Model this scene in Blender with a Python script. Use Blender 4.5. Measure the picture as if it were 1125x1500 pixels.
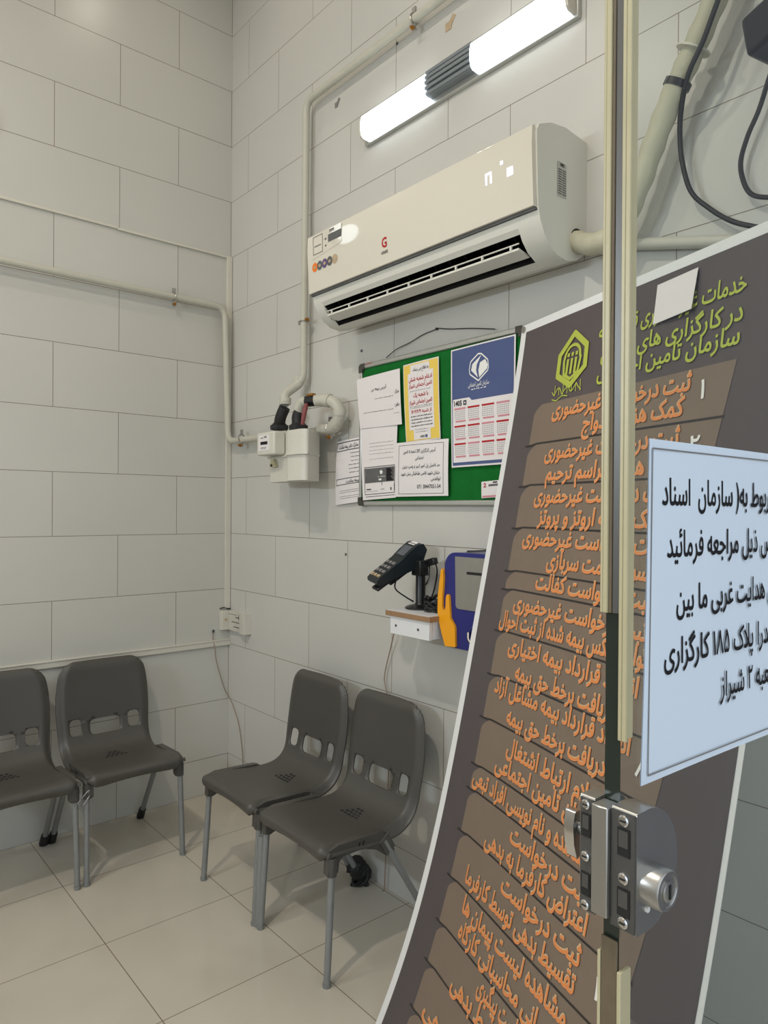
import bpy, math, random
import numpy as np
from mathutils import Vector, Matrix
from mathutils.geometry import delaunay_2d_cdt
random.seed(7)
R = math.radians
scn = bpy.context.scene
col = scn.collection
for o_ in list(bpy.data.objects): bpy.data.objects.remove(o_)

# ------------------------------------------------------------------ camera, sky, lights, exposure
def lin(c):
    return tuple(((x/255)/12.92 if x/255 <= .04045 else ((x/255+.055)/1.055)**2.4) for x in c)
FOC = 1038.5
CAM = Vector((3.489, -1.867, 1.527))
FWD = Vector((-.76139, .64828, -.00362)); RGT = Vector((.64825, .76139, .00711)); UPV = Vector((-.00736, -.00307, .99997))
cd = bpy.data.cameras.new('camera'); cam = bpy.data.objects.new('camera', cd); col.objects.link(cam)
cd.sensor_fit = 'HORIZONTAL'; cd.sensor_width = 36; cd.lens = 36*FOC/1125; cd.clip_start = .01
cam.matrix_world = Matrix(((RGT.x, UPV.x, -FWD.x, CAM.x), (RGT.y, UPV.y, -FWD.y, CAM.y), (RGT.z, UPV.z, -FWD.z, CAM.z), (0, 0, 0, 1)))
scn.camera = cam
scn.view_settings.view_transform = 'Standard'; scn.view_settings.look = 'None'
scn.view_settings.gamma = 1; scn.view_settings.use_curve_mapping = False
scn.view_settings.exposure = 0.06
WORLD = 1.35; SPOT = 46.0; TUBE = 2.8; FILL = 14.0
wd = bpy.data.worlds.new('daylight'); scn.world = wd; wd.use_nodes = True
bg = wd.node_tree.nodes['Background']; bg.inputs[0].default_value = (.83, .925, 1.0, 1); bg.inputs[1].default_value = WORLD

# ------------------------------------------------------------------ pixel rays onto real planes (survey of the photo)
def ray(px, py): return FWD + RGT*((px-562.5)/FOC) + UPV*((750-py)/FOC)
def W(px, py, d=0.0):                 # point of the tiled right wall, d metres out from it
    k = ray(px, py); t = (-d-CAM.y)/k.y; return CAM + k*t

# ------------------------------------------------------------------ materials
MATS = {}
def mat(name, rgb, rough=.5, metal=0.0, spec=.5, var=0.0, vscale=8.0, bump=0.0, bscale=60.0, emit=0.0, coat=0.0):
    m = bpy.data.materials.new(name); m.use_nodes = True; nt = m.node_tree; b = nt.nodes['Principled BSDF']
    c = lin(rgb)
    b.inputs['Base Color'].default_value = (*c, 1); b.inputs['Roughness'].default_value = rough
    b.inputs['Metallic'].default_value = metal; b.inputs['Specular IOR Level'].default_value = spec
    if coat: b.inputs['Coat Weight'].default_value = coat; b.inputs['Coat Roughness'].default_value = .06
    if emit:
        b.inputs['Emission Color'].default_value = (*c, 1); b.inputs['Emission Strength'].default_value = emit
    tc = nt.nodes.new('ShaderNodeTexCoord')
    if var:
        n = nt.nodes.new('ShaderNodeTexNoise'); n.inputs['Scale'].default_value = vscale; n.inputs['Detail'].default_value = 5
        nt.links.new(tc.outputs['Object'], n.inputs['Vector'])
        mx = nt.nodes.new('ShaderNodeMix'); mx.data_type = 'RGBA'
        mx.inputs[6].default_value = (*[x*(1-var) for x in c], 1); mx.inputs[7].default_value = (*[min(1, x*(1+var)) for x in c], 1)
        nt.links.new(n.outputs['Fac'], mx.inputs[0]); nt.links.new(mx.outputs[2], b.inputs['Base Color'])
    if bump:
        n2 = nt.nodes.new('ShaderNodeTexNoise'); n2.inputs['Scale'].default_value = bscale; n2.inputs['Detail'].default_value = 3
        nt.links.new(tc.outputs['Object'], n2.inputs['Vector'])
        bp = nt.nodes.new('ShaderNodeBump'); bp.inputs['Strength'].default_value = bump; bp.inputs['Distance'].default_value = .004
        nt.links.new(n2.outputs['Fac'], bp.inputs['Height']); nt.links.new(bp.outputs[0], b.inputs['Normal'])
    MATS[name] = m
    return m

def tile_mat(name, axis, sign, d0, half, rowh, z0, rgb, grout, rough, floor=None, mortar=.0014):
    m = bpy.data.materials.new(name); m.use_nodes = True; nt = m.node_tree; b = nt.nodes['Principled BSDF']
    tc = nt.nodes.new('ShaderNodeTexCoord'); sp = nt.nodes.new('ShaderNodeSeparateXYZ'); nt.links.new(tc.outputs['Object'], sp.inputs[0])
    def lincomb(out, s, off):
        a = nt.nodes.new('ShaderNodeMath'); a.operation = 'MULTIPLY_ADD'; a.inputs[1].default_value = s; a.inputs[2].default_value = off
        nt.links.new(out, a.inputs[0]); return a.outputs[0]
    cx = nt.nodes.new('ShaderNodeCombineXYZ')
    if floor:
        u = lincomb(sp.outputs[0], 1, -floor[0]+20*floor[2]); v = lincomb(sp.outputs[1], 1, -floor[1]+20*floor[2])
    else:
        u = lincomb(sp.outputs[axis], sign, -d0+half+8*half); v = lincomb(sp.outputs[2], 1, z0)
    nt.links.new(u, cx.inputs[0]); nt.links.new(v, cx.inputs[1])
    br = nt.nodes.new('ShaderNodeTexBrick'); nt.links.new(cx.outputs[0], br.inputs['Vector'])
    br.offset = 0.0 if floor else .5; br.offset_frequency = 2; br.squash = 1
    br.inputs['Scale'].default_value = 1; br.inputs['Mortar Size'].default_value = mortar; br.inputs['Mortar Smooth'].default_value = .2
    br.inputs['Bias'].default_value = 0
    br.inputs['Brick Width'].default_value = floor[2] if floor else 2*half; br.inputs['Row Height'].default_value = floor[2] if floor else rowh
    c = lin(rgb); g = lin(grout)
    k = .965
    br.inputs['Color1'].default_value = (*c, 1); br.inputs['Color2'].default_value = (*[x*k for x in c], 1); br.inputs['Mortar'].default_value = (*g, 1)
    n = nt.nodes.new('ShaderNodeTexNoise'); n.inputs['Scale'].default_value = 2.2 if floor else 1.3; n.inputs['Detail'].default_value = 3; n.inputs['Distortion'].default_value = .4 if floor else 0
    nt.links.new(tc.outputs['Object'], n.inputs['Vector'])
    mr = nt.nodes.new('ShaderNodeMapRange'); mr.inputs[1].default_value = .3; mr.inputs[2].default_value = .7
    mr.inputs[3].default_value = .97 if not floor else .92; mr.inputs[4].default_value = 1.03
    nt.links.new(n.outputs['Fac'], mr.inputs[0])
    mm = nt.nodes.new('ShaderNodeVectorMath'); mm.operation = 'SCALE'; nt.links.new(br.outputs['Color'], mm.inputs[0]); nt.links.new(mr.outputs[0], mm.inputs['Scale'])
    nt.links.new(mm.outputs[0], b.inputs['Base Color'])
    rr = nt.nodes.new('ShaderNodeMapRange'); rr.inputs[3].default_value = rough; rr.inputs[4].default_value = rough+(.08 if floor else .01)
    nt.links.new(n.outputs['Fac'], rr.inputs[0]); nt.links.new(rr.outputs[0], b.inputs['Roughness'])
    bp = nt.nodes.new('ShaderNodeBump'); bp.inputs['Strength'].default_value = .35; bp.inputs['Distance'].default_value = .0015; bp.invert = True
    nt.links.new(br.outputs['Fac'], bp.inputs['Height']); nt.links.new(bp.outputs[0], b.inputs['Normal'])
    b.inputs['Specular IOR Level'].default_value = .5
    return m

M_LEFT = tile_mat('tile_left', 1, -1, .3063, .3019, .3, -.1915+.6, (197, 195, 188), (118, 106, 90), .30)
M_RIGHT = tile_mat('tile_right', 0, 1, .1774, .2934, .3, -.1915+.6, (199, 197, 191), (118, 106, 90), .30)
M_FLOOR = tile_mat('floor_tile', 0, 1, 0, 0, 0, 0, (197, 189, 175), (120, 105, 88), .10, floor=(.4901, -.9965, .4885), mortar=.0016)
M_PLAIN = mat('plain_plaster', (205, 202, 196), .8, var=.03)
M_REFLWALL = mat('reflection_wall_grey', (104, 104, 114), .85, var=.06, vscale=3)
M_WPLAST = mat('white_plastic', (206, 202, 190), .4, var=.03)
M_METER = mat('meter_cream', (208, 205, 194), .45, var=.04, vscale=12)
M_HOSE = mat('taped_hose', (186, 182, 160), .6, var=.1, vscale=25, bump=.3, bscale=60)
M_PIPE = mat('painted_pipe', (190, 187, 174), .45, var=.06, vscale=20, bump=.15, bscale=90)
M_ACBODY = mat('ac_white', (214, 212, 202), .38)
M_ACPANEL = mat('ac_panel_cream', (214, 208, 194), .035, spec=.6, coat=.5)
M_DARK = mat('dark_cavity', (22, 21, 19), .7)
M_BLACK = mat('black_plastic', (20, 21, 23), .35, var=.1)
M_SOFTBLACK = mat('black_rubber', (25, 25, 26), .6)
M_CHAIR = mat('chair_plastic', (76, 73, 69), .42, var=.08, vscale=5, bump=.05, bscale=220)
M_LEG = mat('chair_leg_grey', (136, 138, 138), .45, metal=.25, var=.12, vscale=30)
M_ALU = mat('aluminium', (190, 190, 186), .35, metal=.7)
M_STEEL = mat('brushed_steel', (176, 174, 170), .32, metal=.9, var=.06, vscale=40)
M_STEELDK = mat('grey_steel_plate', (96, 95, 93), .4, metal=.6)
M_CHROME = mat('chrome', (215, 215, 215), .15, metal=1)
M_CAP = mat('dark_corner_plastic', (62, 60, 54), .45)
M_FELT = mat('green_felt', (26, 104, 44), .95, spec=.1, var=.18, vscale=25, bump=.3, bscale=300)
M_PAPER = mat('white_paper', (228, 222, 222), .75, spec=.2, var=.02)
M_PAPERBLUE = mat('cool_white_paper', (216, 226, 238), .7, spec=.2)
M_INK = mat('black_ink', (34, 32, 34), .7, spec=.2)
M_GREYINK = mat('grey_ink', (130, 126, 124), .7, spec=.2)
M_MIDGREY = mat('photo_grey', (98, 98, 98), .7, spec=.2, var=.25, vscale=30)
M_RED = mat('red_ink', (176, 40, 46), .7, spec=.2)
M_PINK = mat('pink_ink', (206, 140, 150), .7, spec=.2)
M_YELLOW = mat('yellow_print', (232, 200, 96), .7, spec=.2)
M_ORANGE = mat('orange_print', (234, 124, 44), .6, spec=.3)
M_NAVY = mat('calendar_blue', (62, 78, 128), .35, coat=.5)
M_BLUE = mat('box_blue', (34, 38, 112), .3, spec=.5)
M_HAND = mat('box_yellow', (236, 160, 20), .35)
M_BANHEM = mat('banner_white', (226, 226, 226), .55)
M_BANDK = mat('banner_charcoal', (84, 76, 77), .5, var=.05, vscale=12)
M_BANPANEL = mat('banner_brown', (124, 108, 94), .5, var=.06, vscale=14)
M_BANLINE = mat('banner_rule', (46, 41, 40), .5)
M_BANTEXT = mat('banner_orange_ink', (222, 138, 80), .5)
M_BANGLOW = mat('banner_cream_edge', (206, 178, 140), .5)
M_BANGREEN = mat('banner_green_ink', (176, 186, 74), .5)
M_WHITEINK = mat('white_ink', (232, 230, 226), .6)
M_WOODEDGE = mat('chipboard_edge', (150, 116, 84), .6, var=.2, vscale=60)
M_WHITEBOARD = mat('white_melamine', (222, 222, 224), .4)
M_CORD = mat('grey_brown_cord', (150, 128, 112), .55)
M_TAPE = mat('beige_tape', (182, 160, 130), .6, var=.2, vscale=40)
M_BRASS = mat('brass', (166, 118, 54), .4, metal=.7)
M_REDPAINT = mat('red_handle', (128, 62, 62), .5)
M_SEAL = mat('yellowed_pvc', (184, 174, 140), .4, var=.08, vscale=40)
M_SEALBROWN = mat('dirty_pvc_line', (104, 90, 70), .6, var=.25, vscale=60)
M_GLASSEDGE = mat('dark_glass_edge', (38, 46, 40), .15, var=.3, vscale=10)
M_RIBGREY = mat('ribbed_grey_plastic', (120, 126, 130), .45)
M_TUBE = mat('lit_diffuser', (240, 250, 255), .4, emit=TUBE)
M_LAMP = mat('lit_downlight', (255, 236, 205), .4, emit=5)
M_LED = mat('lit_display', (222, 222, 255), .4, emit=1.7)
M_PURPLE = mat('purple_sticker', (96, 76, 120), .5)
M_SCREEN = mat('grey_screen', (92, 96, 104), .2)
M_TEAL = mat('terminal_shell', (30, 38, 42), .35)
M_CLEAR = mat('hazy_plastic', (150, 150, 150), .2)

def glass_mat():
    m = bpy.data.materials.new('door_glass'); m.use_nodes = True; nt = m.node_tree; nt.nodes.clear()
    out = nt.nodes.new('ShaderNodeOutputMaterial'); mx = nt.nodes.new('ShaderNodeMixShader')
    tr = nt.nodes.new('ShaderNodeBsdfTransparent'); tr.inputs[0].default_value = (.95, .97, .955, 1)
    gl = nt.nodes.new('ShaderNodeBsdfGlossy'); gl.inputs['Roughness'].default_value = .0
    ge = nt.nodes.new('ShaderNodeNewGeometry'); dt = nt.nodes.new('ShaderNodeVectorMath'); dt.operation = 'DOT_PRODUCT'
    nt.links.new(ge.outputs['Normal'], dt.inputs[0]); nt.links.new(ge.outputs['Incoming'], dt.inputs[1])
    def mth(op, a, b):
        n = nt.nodes.new('ShaderNodeMath'); n.operation = op
        for i, x in enumerate((a, b)):
            if x is None: continue
            if isinstance(x, (int, float)): n.inputs[i].default_value = x
            else: nt.links.new(x, n.inputs[i])
        return n.outputs[0]
    f5 = mth('POWER', mth('SUBTRACT', 1.0, mth('ABSOLUTE', dt.outputs['Value'], None)), 5.0)
    fr = mth('ADD', mth('MULTIPLY', f5, .96), .04)
    nt.links.new(fr, mx.inputs[0]); nt.links.new(tr.outputs[0], mx.inputs[1]); nt.links.new(gl.outputs[0], mx.inputs[2])
    nt.links.new(mx.outputs[0], out.inputs[0])
    return m
M_GLASS = glass_mat()

# ------------------------------------------------------------------ Persian lettering: joined letter forms in visual order
FORMS = {}
for ch, base, n in [('ا', 0xFE8D, 2), ('آ', 0xFE81, 2), ('ب', 0xFE8F, 4), ('پ', 0xFB56, 4), ('ت', 0xFE95, 4), ('ث', 0xFE99, 4), ('ج', 0xFE9D, 4),
                    ('چ', 0xFB7A, 4), ('ح', 0xFEA1, 4), ('خ', 0xFEA5, 4), ('د', 0xFEA9, 2), ('ذ', 0xFEAB, 2), ('ر', 0xFEAD, 2), ('ز', 0xFEAF, 2),
                    ('ژ', 0xFB8A, 2), ('س', 0xFEB1, 4), ('ش', 0xFEB5, 4), ('ص', 0xFEB9, 4), ('ض', 0xFEBD, 4), ('ط', 0xFEC1, 4), ('ظ', 0xFEC5, 4),
                    ('ع', 0xFEC9, 4), ('غ', 0xFECD, 4), ('ف', 0xFED1, 4), ('ق', 0xFED5, 4), ('ک', 0xFB8E, 4), ('گ', 0xFB92, 4), ('ل', 0xFEDD, 4),
                    ('م', 0xFEE1, 4), ('ن', 0xFEE5, 4), ('و', 0xFEED, 2), ('ه', 0xFEE9, 4), ('ی', 0xFBFC, 4), ('ئ', 0xFE89, 4), ('ﻻ', 0xFEFB, 2)]:
    FORMS[ch] = (base, n)
def shape(s):
    if not any(c in FORMS for c in s) and any(c.isascii() for c in s): return s
    s = s.replace('لا', 'ﻻ'); out = []
    for i, ch in enumerate(s):
        if ch not in FORMS: out.append({'(': ')', ')': '('}.get(ch, ch)); continue
        base, n = FORMS[ch]
        prev = i > 0 and s[i-1] in FORMS and FORMS[s[i-1]][1] == 4
        nxt = i+1 < len(s) and s[i+1] in FORMS and n == 4
        out.append(chr(base + (3 if prev and nxt else 1 if prev else 2 if nxt else 0)))
    vis = out[::-1]; res = []; run = []
    def isnum(c): return c.isdigit() or c in '/-' or ('A' <= c <= 'z')
    for c in vis:
        if isnum(c): run.append(c)
        else: res += run[::-1]; run = []; res.append(c)
    return ''.join(res + run[::-1])
def inside(p, poly):
    c = False; n = len(poly); x, y = p
    for i in range(n):
        x0, y0 = poly[i]; x1, y1 = poly[i-1]
        if (y0 > y) != (y1 > y) and x < (x1-x0)*(y-y0)/(y1-y0)+x0: c = not c
    return c
TXT = {}
def glyphs(s, bold=0.0):
    key = (s, bold)
    if key in TXT: return TXT[key]
    c = bpy.data.curves.new('lettering', 'FONT'); c.body = shape(s); c.size = 1; c.resolution_u = 2; c.fill_mode = 'NONE'
    o = bpy.data.objects.new('lettering', c); col.objects.link(o); bpy.context.view_layer.update()
    m = o.evaluated_get(bpy.context.evaluated_depsgraph_get()).to_mesh()
    pv = [Vector((p.co.x, p.co.y)) for p in m.vertices]; ed = [tuple(e.vertices) for e in m.edges]
    o.to_mesh_clear(); bpy.data.objects.remove(o); bpy.data.curves.remove(c)
    if not pv: TXT[key] = ([], []); return [], []
    ed = [(i, j) if j == i+1 else (j, i) if i == j+1 else (max(i, j), min(i, j)) for i, j in ed]     # follow each outline in its own direction
    if bold:
        nx = {i: j for i, j in ed}; pr_ = {j: i for i, j in ed}
        nw = []; loops = []; seen = set()
        for i in range(len(pv)):
            if i in seen: continue
            lp = [i]; seen.add(i); j = nx[i]
            while j != i: lp.append(j); seen.add(j); j = nx[j]
            loops.append(lp)
        SG = [0]*len(pv); ar = [sum(pv[a].x*pv[nx[a]].y-pv[nx[a]].x*pv[a].y for a in lp) for lp in loops]
        for q, lp in enumerate(loops):
            own = ar[q]
            for r_, l2 in enumerate(loops):
                if r_ != q and abs(ar[r_]) > abs(ar[q]) and inside(pv[lp[0]], [pv[a] for a in l2]): own = ar[r_]; break
            for a in lp: SG[a] = 1 if own < 0 else -1
        for i, p in enumerate(pv):
            a, b_ = pv[pr_[i]], pv[nx[i]]; d1 = (p-a); d2 = (b_-p)
            n1 = Vector((-d1.y, d1.x)).normalized() if d1.length > 1e-9 else Vector((0, 0)); n2 = Vector((-d2.y, d2.x)).normalized() if d2.length > 1e-9 else n1
            n_ = n1+n2; k_ = n_.length
            n_ = n_/k_*min(1.6, 2/k_) if k_ > .3 else n1
            nw.append(p+n_*(bold*SG[i]))
        pv = nw
    vo, eo, fo, *_ = delaunay_2d_cdt(pv, ed, [], 0, 1e-7)
    P = np.array([(p.x, p.y) for p in pv]); A = P[[e[0] for e in ed]]; B = P[[e[1] for e in ed]]; Q = np.array([(p.x, p.y) for p in vo])
    C = np.array([Q[list(t)].mean(0) for t in fo])                                             # fill by winding number, so overlapping strokes stay solid
    up = (A[None, :, 1] <= C[:, None, 1]) & (B[None, :, 1] > C[:, None, 1]); dn = (A[None, :, 1] > C[:, None, 1]) & (B[None, :, 1] <= C[:, None, 1])
    cr = (B[None, :, 0]-A[None, :, 0])*(C[:, None, 1]-A[None, :, 1])-(C[:, None, 0]-A[None, :, 0])*(B[None, :, 1]-A[None, :, 1])
    wn = (up & (cr > 0)).sum(1)-(dn & (cr < 0)).sum(1)
    v = [tuple(q) for q in Q]; f = [tuple(t) for t, k in zip(fo, wn) if k != 0]
    TXT[key] = (v, f); return v, f

# ------------------------------------------------------------------ mesh builder
def V(*a): return Vector(a)
class MB:
    def __init__(s): s.v = []; s.f = []; s.m = []
    def add(s, vs, fs, mi=0):
        b = len(s.v); s.v += [Vector(p) for p in vs]
        for f in fs: s.f.append(tuple(b+i for i in f)); s.m.append(mi)
    def box(s, x0, x1, y0, y1, z0, z1, mi=0):
        s.obox(V((x0+x1)/2, (y0+y1)/2, (z0+z1)/2), V((x1-x0)/2, 0, 0), V(0, (y1-y0)/2, 0), V(0, 0, (z1-z0)/2), mi)
    def obox(s, c, a, b, d, mi=0):
        P = [c+a*i+b*j+d*k for k in (-1, 1) for j in (-1, 1) for i in (-1, 1)]
        s.add(P, [(0, 2, 3, 1), (4, 5, 7, 6), (0, 1, 5, 4), (2, 6, 7, 3), (0, 4, 6, 2), (1, 3, 7, 5)], mi)
    def prism(s, poly, fn, depth, mi=0, side=None):
        # poly 2-D outline; fn(u,v) -> point; depth = vector
        n = len(poly); A = [Vector(fn(*p)) for p in poly]; B = [p+depth for p in A]
        s.add(A+B, [tuple(range(n))[::-1], tuple(range(n, 2*n))], mi)
        s.add(A+B, [(i, (i+1) % n, n+(i+1) % n, n+i) for i in range(n)], mi if side is None else side)
    def tube(s, pts, r, mi=0, seg=10, caps=True):
        pts = [Vector(p) for p in pts]; n = len(pts)
        rr = r if isinstance(r, (list, tuple)) else [r]*n
        T = []
        for i in range(n):
            t = pts[min(i+1, n-1)]-pts[max(i-1, 0)]; T.append(t.normalized())
        up = V(0, 0, 1) if abs(T[0].z) < .9 else V(1, 0, 0)
        nrm = (up - T[0]*up.dot(T[0])).normalized(); vs = []
        for i in range(n):
            nrm = (nrm - T[i]*nrm.dot(T[i])).normalized(); bn = T[i].cross(nrm)
            for k in range(seg):
                a = 2*math.pi*k/seg; vs.append(pts[i]+(nrm*math.cos(a)+bn*math.sin(a))*rr[i])
        fs = [(i*seg+k, i*seg+(k+1) % seg, (i+1)*seg+(k+1) % seg, (i+1)*seg+k) for i in range(n-1) for k in range(seg)]
        if caps: fs += [tuple(range(seg))[::-1], tuple((n-1)*seg+k for k in range(seg))]
        s.add(vs, fs, mi)
    def lathe(s, prof, O, ax, mi=0, seg=24):
        O = Vector(O); ax = Vector(ax).normalized(); up = V(0, 0, 1) if abs(ax.z) < .9 else V(1, 0, 0)
        a = (up-ax*up.dot(ax)).normalized(); b = ax.cross(a); vs = []
        for r, h in prof:
            for k in range(seg):
                t = 2*math.pi*k/seg; vs.append(O+ax*h+(a*math.cos(t)+b*math.sin(t))*r)
        n = len(prof)
        fs = [(i*seg+k, i*seg+(k+1) % seg, (i+1)*seg+(k+1) % seg, (i+1)*seg+k) for i in range(n-1) for k in range(seg)]
        fs += [tuple(range(seg))[::-1], tuple((n-1)*seg+k for k in range(seg))]
        s.add(vs, fs, mi)
    def grid(s, fn, nu, nv, mi=0):
        s.add([fn(i/nu, j/nv) for j in range(nv+1) for i in range(nu+1)],
              [(j*(nu+1)+i, j*(nu+1)+i+1, (j+1)*(nu+1)+i+1, (j+1)*(nu+1)+i) for j in range(nv) for i in range(nu)], mi)
    def face(s, pts, mi=0): s.add(pts, [tuple(range(len(pts)))], mi)
    def text(s, string, fn, u0, u1, v, h=None, mi=0, bold=0.0, dv=0.0, align='fit'):
        # lettering between u0 and u1 on baseline v (v grows downwards); h = em height
        g, f = glyphs(string, bold)
        if not g: return
        x0 = min(p[0] for p in g); x1 = max(p[0] for p in g)
        if align == 'fit': k = (u1-u0)/(x1-x0); hh = h or k; of = u0
        else:
            k = hh = h; w = (x1-x0)*k
            of = u0 if align == 'left' else (u1-w if align == 'right' else (u0+u1-w)/2)
        s.add([fn(of+(x-x0)*k, v - y*hh + dv*((x-x0)/(x1-x0))) for x, y in g], f, mi)
    def build(s, name, mats, parent=None, local=False, bevel=0.0, seg=2, smooth=35):
        me = bpy.data.meshes.new(name); off = Vector((0, 0, 0)) if (local or parent is None) else Vector(OFF[parent.name])
        me.from_pydata([p-off for p in s.v], [], s.f); me.update()
        for m in (mats if isinstance(mats, (list, tuple)) else [mats]): me.materials.append(m)
        for p, i in zip(me.polygons, s.m): p.material_index = i
        if smooth: me.shade_smooth(); me.set_sharp_from_angle(angle=R(smooth))
        o = bpy.data.objects.new(name, me); col.objects.link(o)
        if parent is not None: o.parent = parent; OFF[o.name] = tuple(off)
        if bevel:
            b = o.modifiers.new('bevel', 'BEVEL'); b.width = bevel; b.segments = seg; b.limit_method = 'ANGLE'; b.angle_limit = R(40)
        return o
def tag(o, label=None, cat=None, group=None, kind=None):
    for k, v in (('label', label), ('category', cat), ('group', group), ('kind', kind)):
        if v: o[k] = v
    return o
OFF = {}
def thing(name, label, cat, loc, group=None):
    o = bpy.data.objects.new(name, None); col.objects.link(o); o.location = loc; o.empty_display_size = .05
    OFF[o.name] = tuple(loc); return tag(o, label, cat, group)
def fillet(pts, r, n=6):
    pts = [Vector(p) for p in pts]; out = [pts[0]]
    for i in range(1, len(pts)-1):
        a, b, c = pts[i-1], pts[i], pts[i+1]; d1 = (a-b); d2 = (c-b); k = min(r, d1.length*.49, d2.length*.49)
        p0 = b+d1.normalized()*k; p1 = b+d2.normalized()*k
        for j in range(n+1):
            t = j/n; out.append(p0*(1-t)**2+b*2*t*(1-t)+p1*t*t)
    return out+[pts[-1]]
def spline(pts, n=6):
    pts = [Vector(p) for p in pts]; P = [pts[0]*2-pts[1]]+pts+[pts[-1]*2-pts[-2]]; out = []
    for i in range(1, len(P)-2):
        for j in range(n):
            t = j/n; out.append(.5*((2*P[i])+(P[i+1]-P[i-1])*t+(2*P[i-1]-5*P[i]+4*P[i+1]-P[i+2])*t*t+(3*P[i]-P[i-1]-3*P[i+1]+P[i+2])*t**3))
    return out+[pts[-1]]
def dup(root, loc, rotz, label, group=None):
    r = root.copy(); col.objects.link(r); r.location = loc; r.rotation_euler = (0, 0, rotz); r['label'] = label
    for ch in list(root.children):
        c = ch.copy(); col.objects.link(c); c.parent = r
        for g in ch.children:
            d = g.copy(); col.objects.link(d); d.parent = c
    return r
def struct(name, b, m, **k): return tag(b.build(name, m, **k), kind='structure')

# ------------------------------------------------------------------ the room
CEIL = 4.45; SH = 3.34; BACKY = -3.9
b = MB(); b.box(-.2, 7.5, -7, .2, -.2, 0); struct('floor', b, M_FLOOR, smooth=0)
b = MB(); b.box(-.2, 0, -7, .2, 0, CEIL); struct('wall_left', b, M_LEFT, smooth=0)
b = MB(); b.box(0, SH+.2, 0, .2, 0, CEIL); struct('wall_right', b, M_RIGHT, smooth=0)
b = MB(); b.box(0, SH+.2, BACKY-.2, BACKY, 0, CEIL); struct('wall_opposite', b, M_PLAIN, smooth=0)
b = MB(); b.box(-.2, SH+.2, BACKY-.2, .2, CEIL, CEIL+.2); struct('ceiling', b, M_PLAIN, smooth=0)
b = MB(); b.box(SH, SH+.2, BACKY, 0, 2.72, CEIL); b.box(SH, SH+.2, BACKY, -2.75, 0, 2.72); struct('wall_front', b, M_PLAIN, smooth=0)
b = MB(); b.box(SH+.21, 7.5, 0, .2, 0, 4.6); struct('wall_added_reflection', b, M_REFLWALL, smooth=0)  # added unseen wall, greys what the door glass mirrors

# two round ceiling lamps (out of view) that throw the sharp warm shadows
def downlight(x, y, p, label):
    t = thing('ceiling_lamp', label, 'lamp', (x, y, CEIL), 'round ceiling lamps')
    q = MB(); q.lathe([(.10, 0), (.10, -.03), (.085, -.04), (.085, -.042)], (x, y, CEIL-.0), (0, 0, 1)); q.build('lamp_housing', M_WPLAST, t)
    q = MB(); q.lathe([(.082, -.043), (.082, -.05)], (x, y, CEIL), (0, 0, 1)); q.build('lamp_lens', M_LAMP, t)
    L = bpy.data.lights.new('ceiling_lamp_light', 'AREA'); L.shape = 'DISK'; L.size = .12; L.energy = p; L.color = (1, .925, .80)
    o = bpy.data.objects.new('lamp_light', L); col.objects.link(o); o.location = (0, 0, -.06); o.parent = t
downlight(2.42, -2.62, SPOT, 'round warm ceiling lamp nearer the open glass door')
downlight(1.15, -2.45, SPOT*.33, 'round warm ceiling lamp in the middle of the room')
downlight(.72, -.53, SPOT*.03, 'round warm ceiling lamp right in the corner of the two tiled walls')

# added fill light shaped like a batten on the opposite wall, out of view
t = thing('batten_light', 'added unseen fill light in batten form on the wall opposite the air conditioner', 'lamp', (1.7, BACKY, 2.2))
q = MB(); q.box(1.15, 2.25, BACKY, BACKY+.018, 2.14, 2.26); q.build('base_plate', M_ALU, t, bevel=.003)
q = MB(); q.box(1.18, 2.22, BACKY+.018, BACKY+.06, 2.15, 2.25); q.build('diffuser', M_TUBE, t, bevel=.012)
L = bpy.data.lights.new('batten_light', 'AREA'); L.shape = 'RECTANGLE'; L.size = 1.0; L.size_y = .1; L.energy = FILL*2.1; L.color = (.78, .90, 1.0)
o = bpy.data.objects.new('lamp_light', L); col.objects.link(o); o.rotation_euler = (R(90), 0, 0); o.location = (0, .07, 0); o.parent = t

# added unseen lamp with made-up round housing, mirrored in the glossy air conditioner front
t = thing('added_wall_lamp', 'added unseen round lamp high on the left wall outside the picture', 'lamp', (0, -1.29, 3.2))
q = MB(); q.lathe([(.125, .0), (.128, .012), (.122, .026), (.108, .030), (.104, .024)], (0, -1.29, 3.2), (1, 0, 0), 0, 32); q.build('lamp_housing', M_WPLAST, t)
q = MB(); q.lathe([(.104, .022)]+[(.104*math.cos(a), .024+.045*math.sin(a)) for a in np.linspace(.05, 1.5, 8)], (0, -1.29, 3.2), (1, 0, 0), 0, 32); q.build('lamp_lens', M_TUBE, t)

# cable trunking on the left wall and in the corner
b = MB(); b.box(0, .014, -3.2, -.0, .785, .815); b.box(.0, .017, -3.2, -.0, .811, .819)
tag(b.build('cable_trunking', M_WPLAST, bevel=.002), 'long horizontal white trunking along the left wall behind the chairs', 'cable trunking')
b = MB(); b.box(0, .016, -.032, -.002, .985, 2.885)
tag(b.build('cable_trunking', M_WPLAST, bevel=.002), 'tall white vertical trunking in the room corner beside the gas pipe', 'cable trunking')
b = MB(); b.box(0, .011, -3.2, -.62, 2.884, 2.898); b.box(0, .012, -.62, -.0, 2.880, 2.892)
tag(b.build('cable_trunking', M_WPLAST, bevel=.002), 'thin white trunking high on the left wall, above the gas pipe', 'cable trunking')

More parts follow.
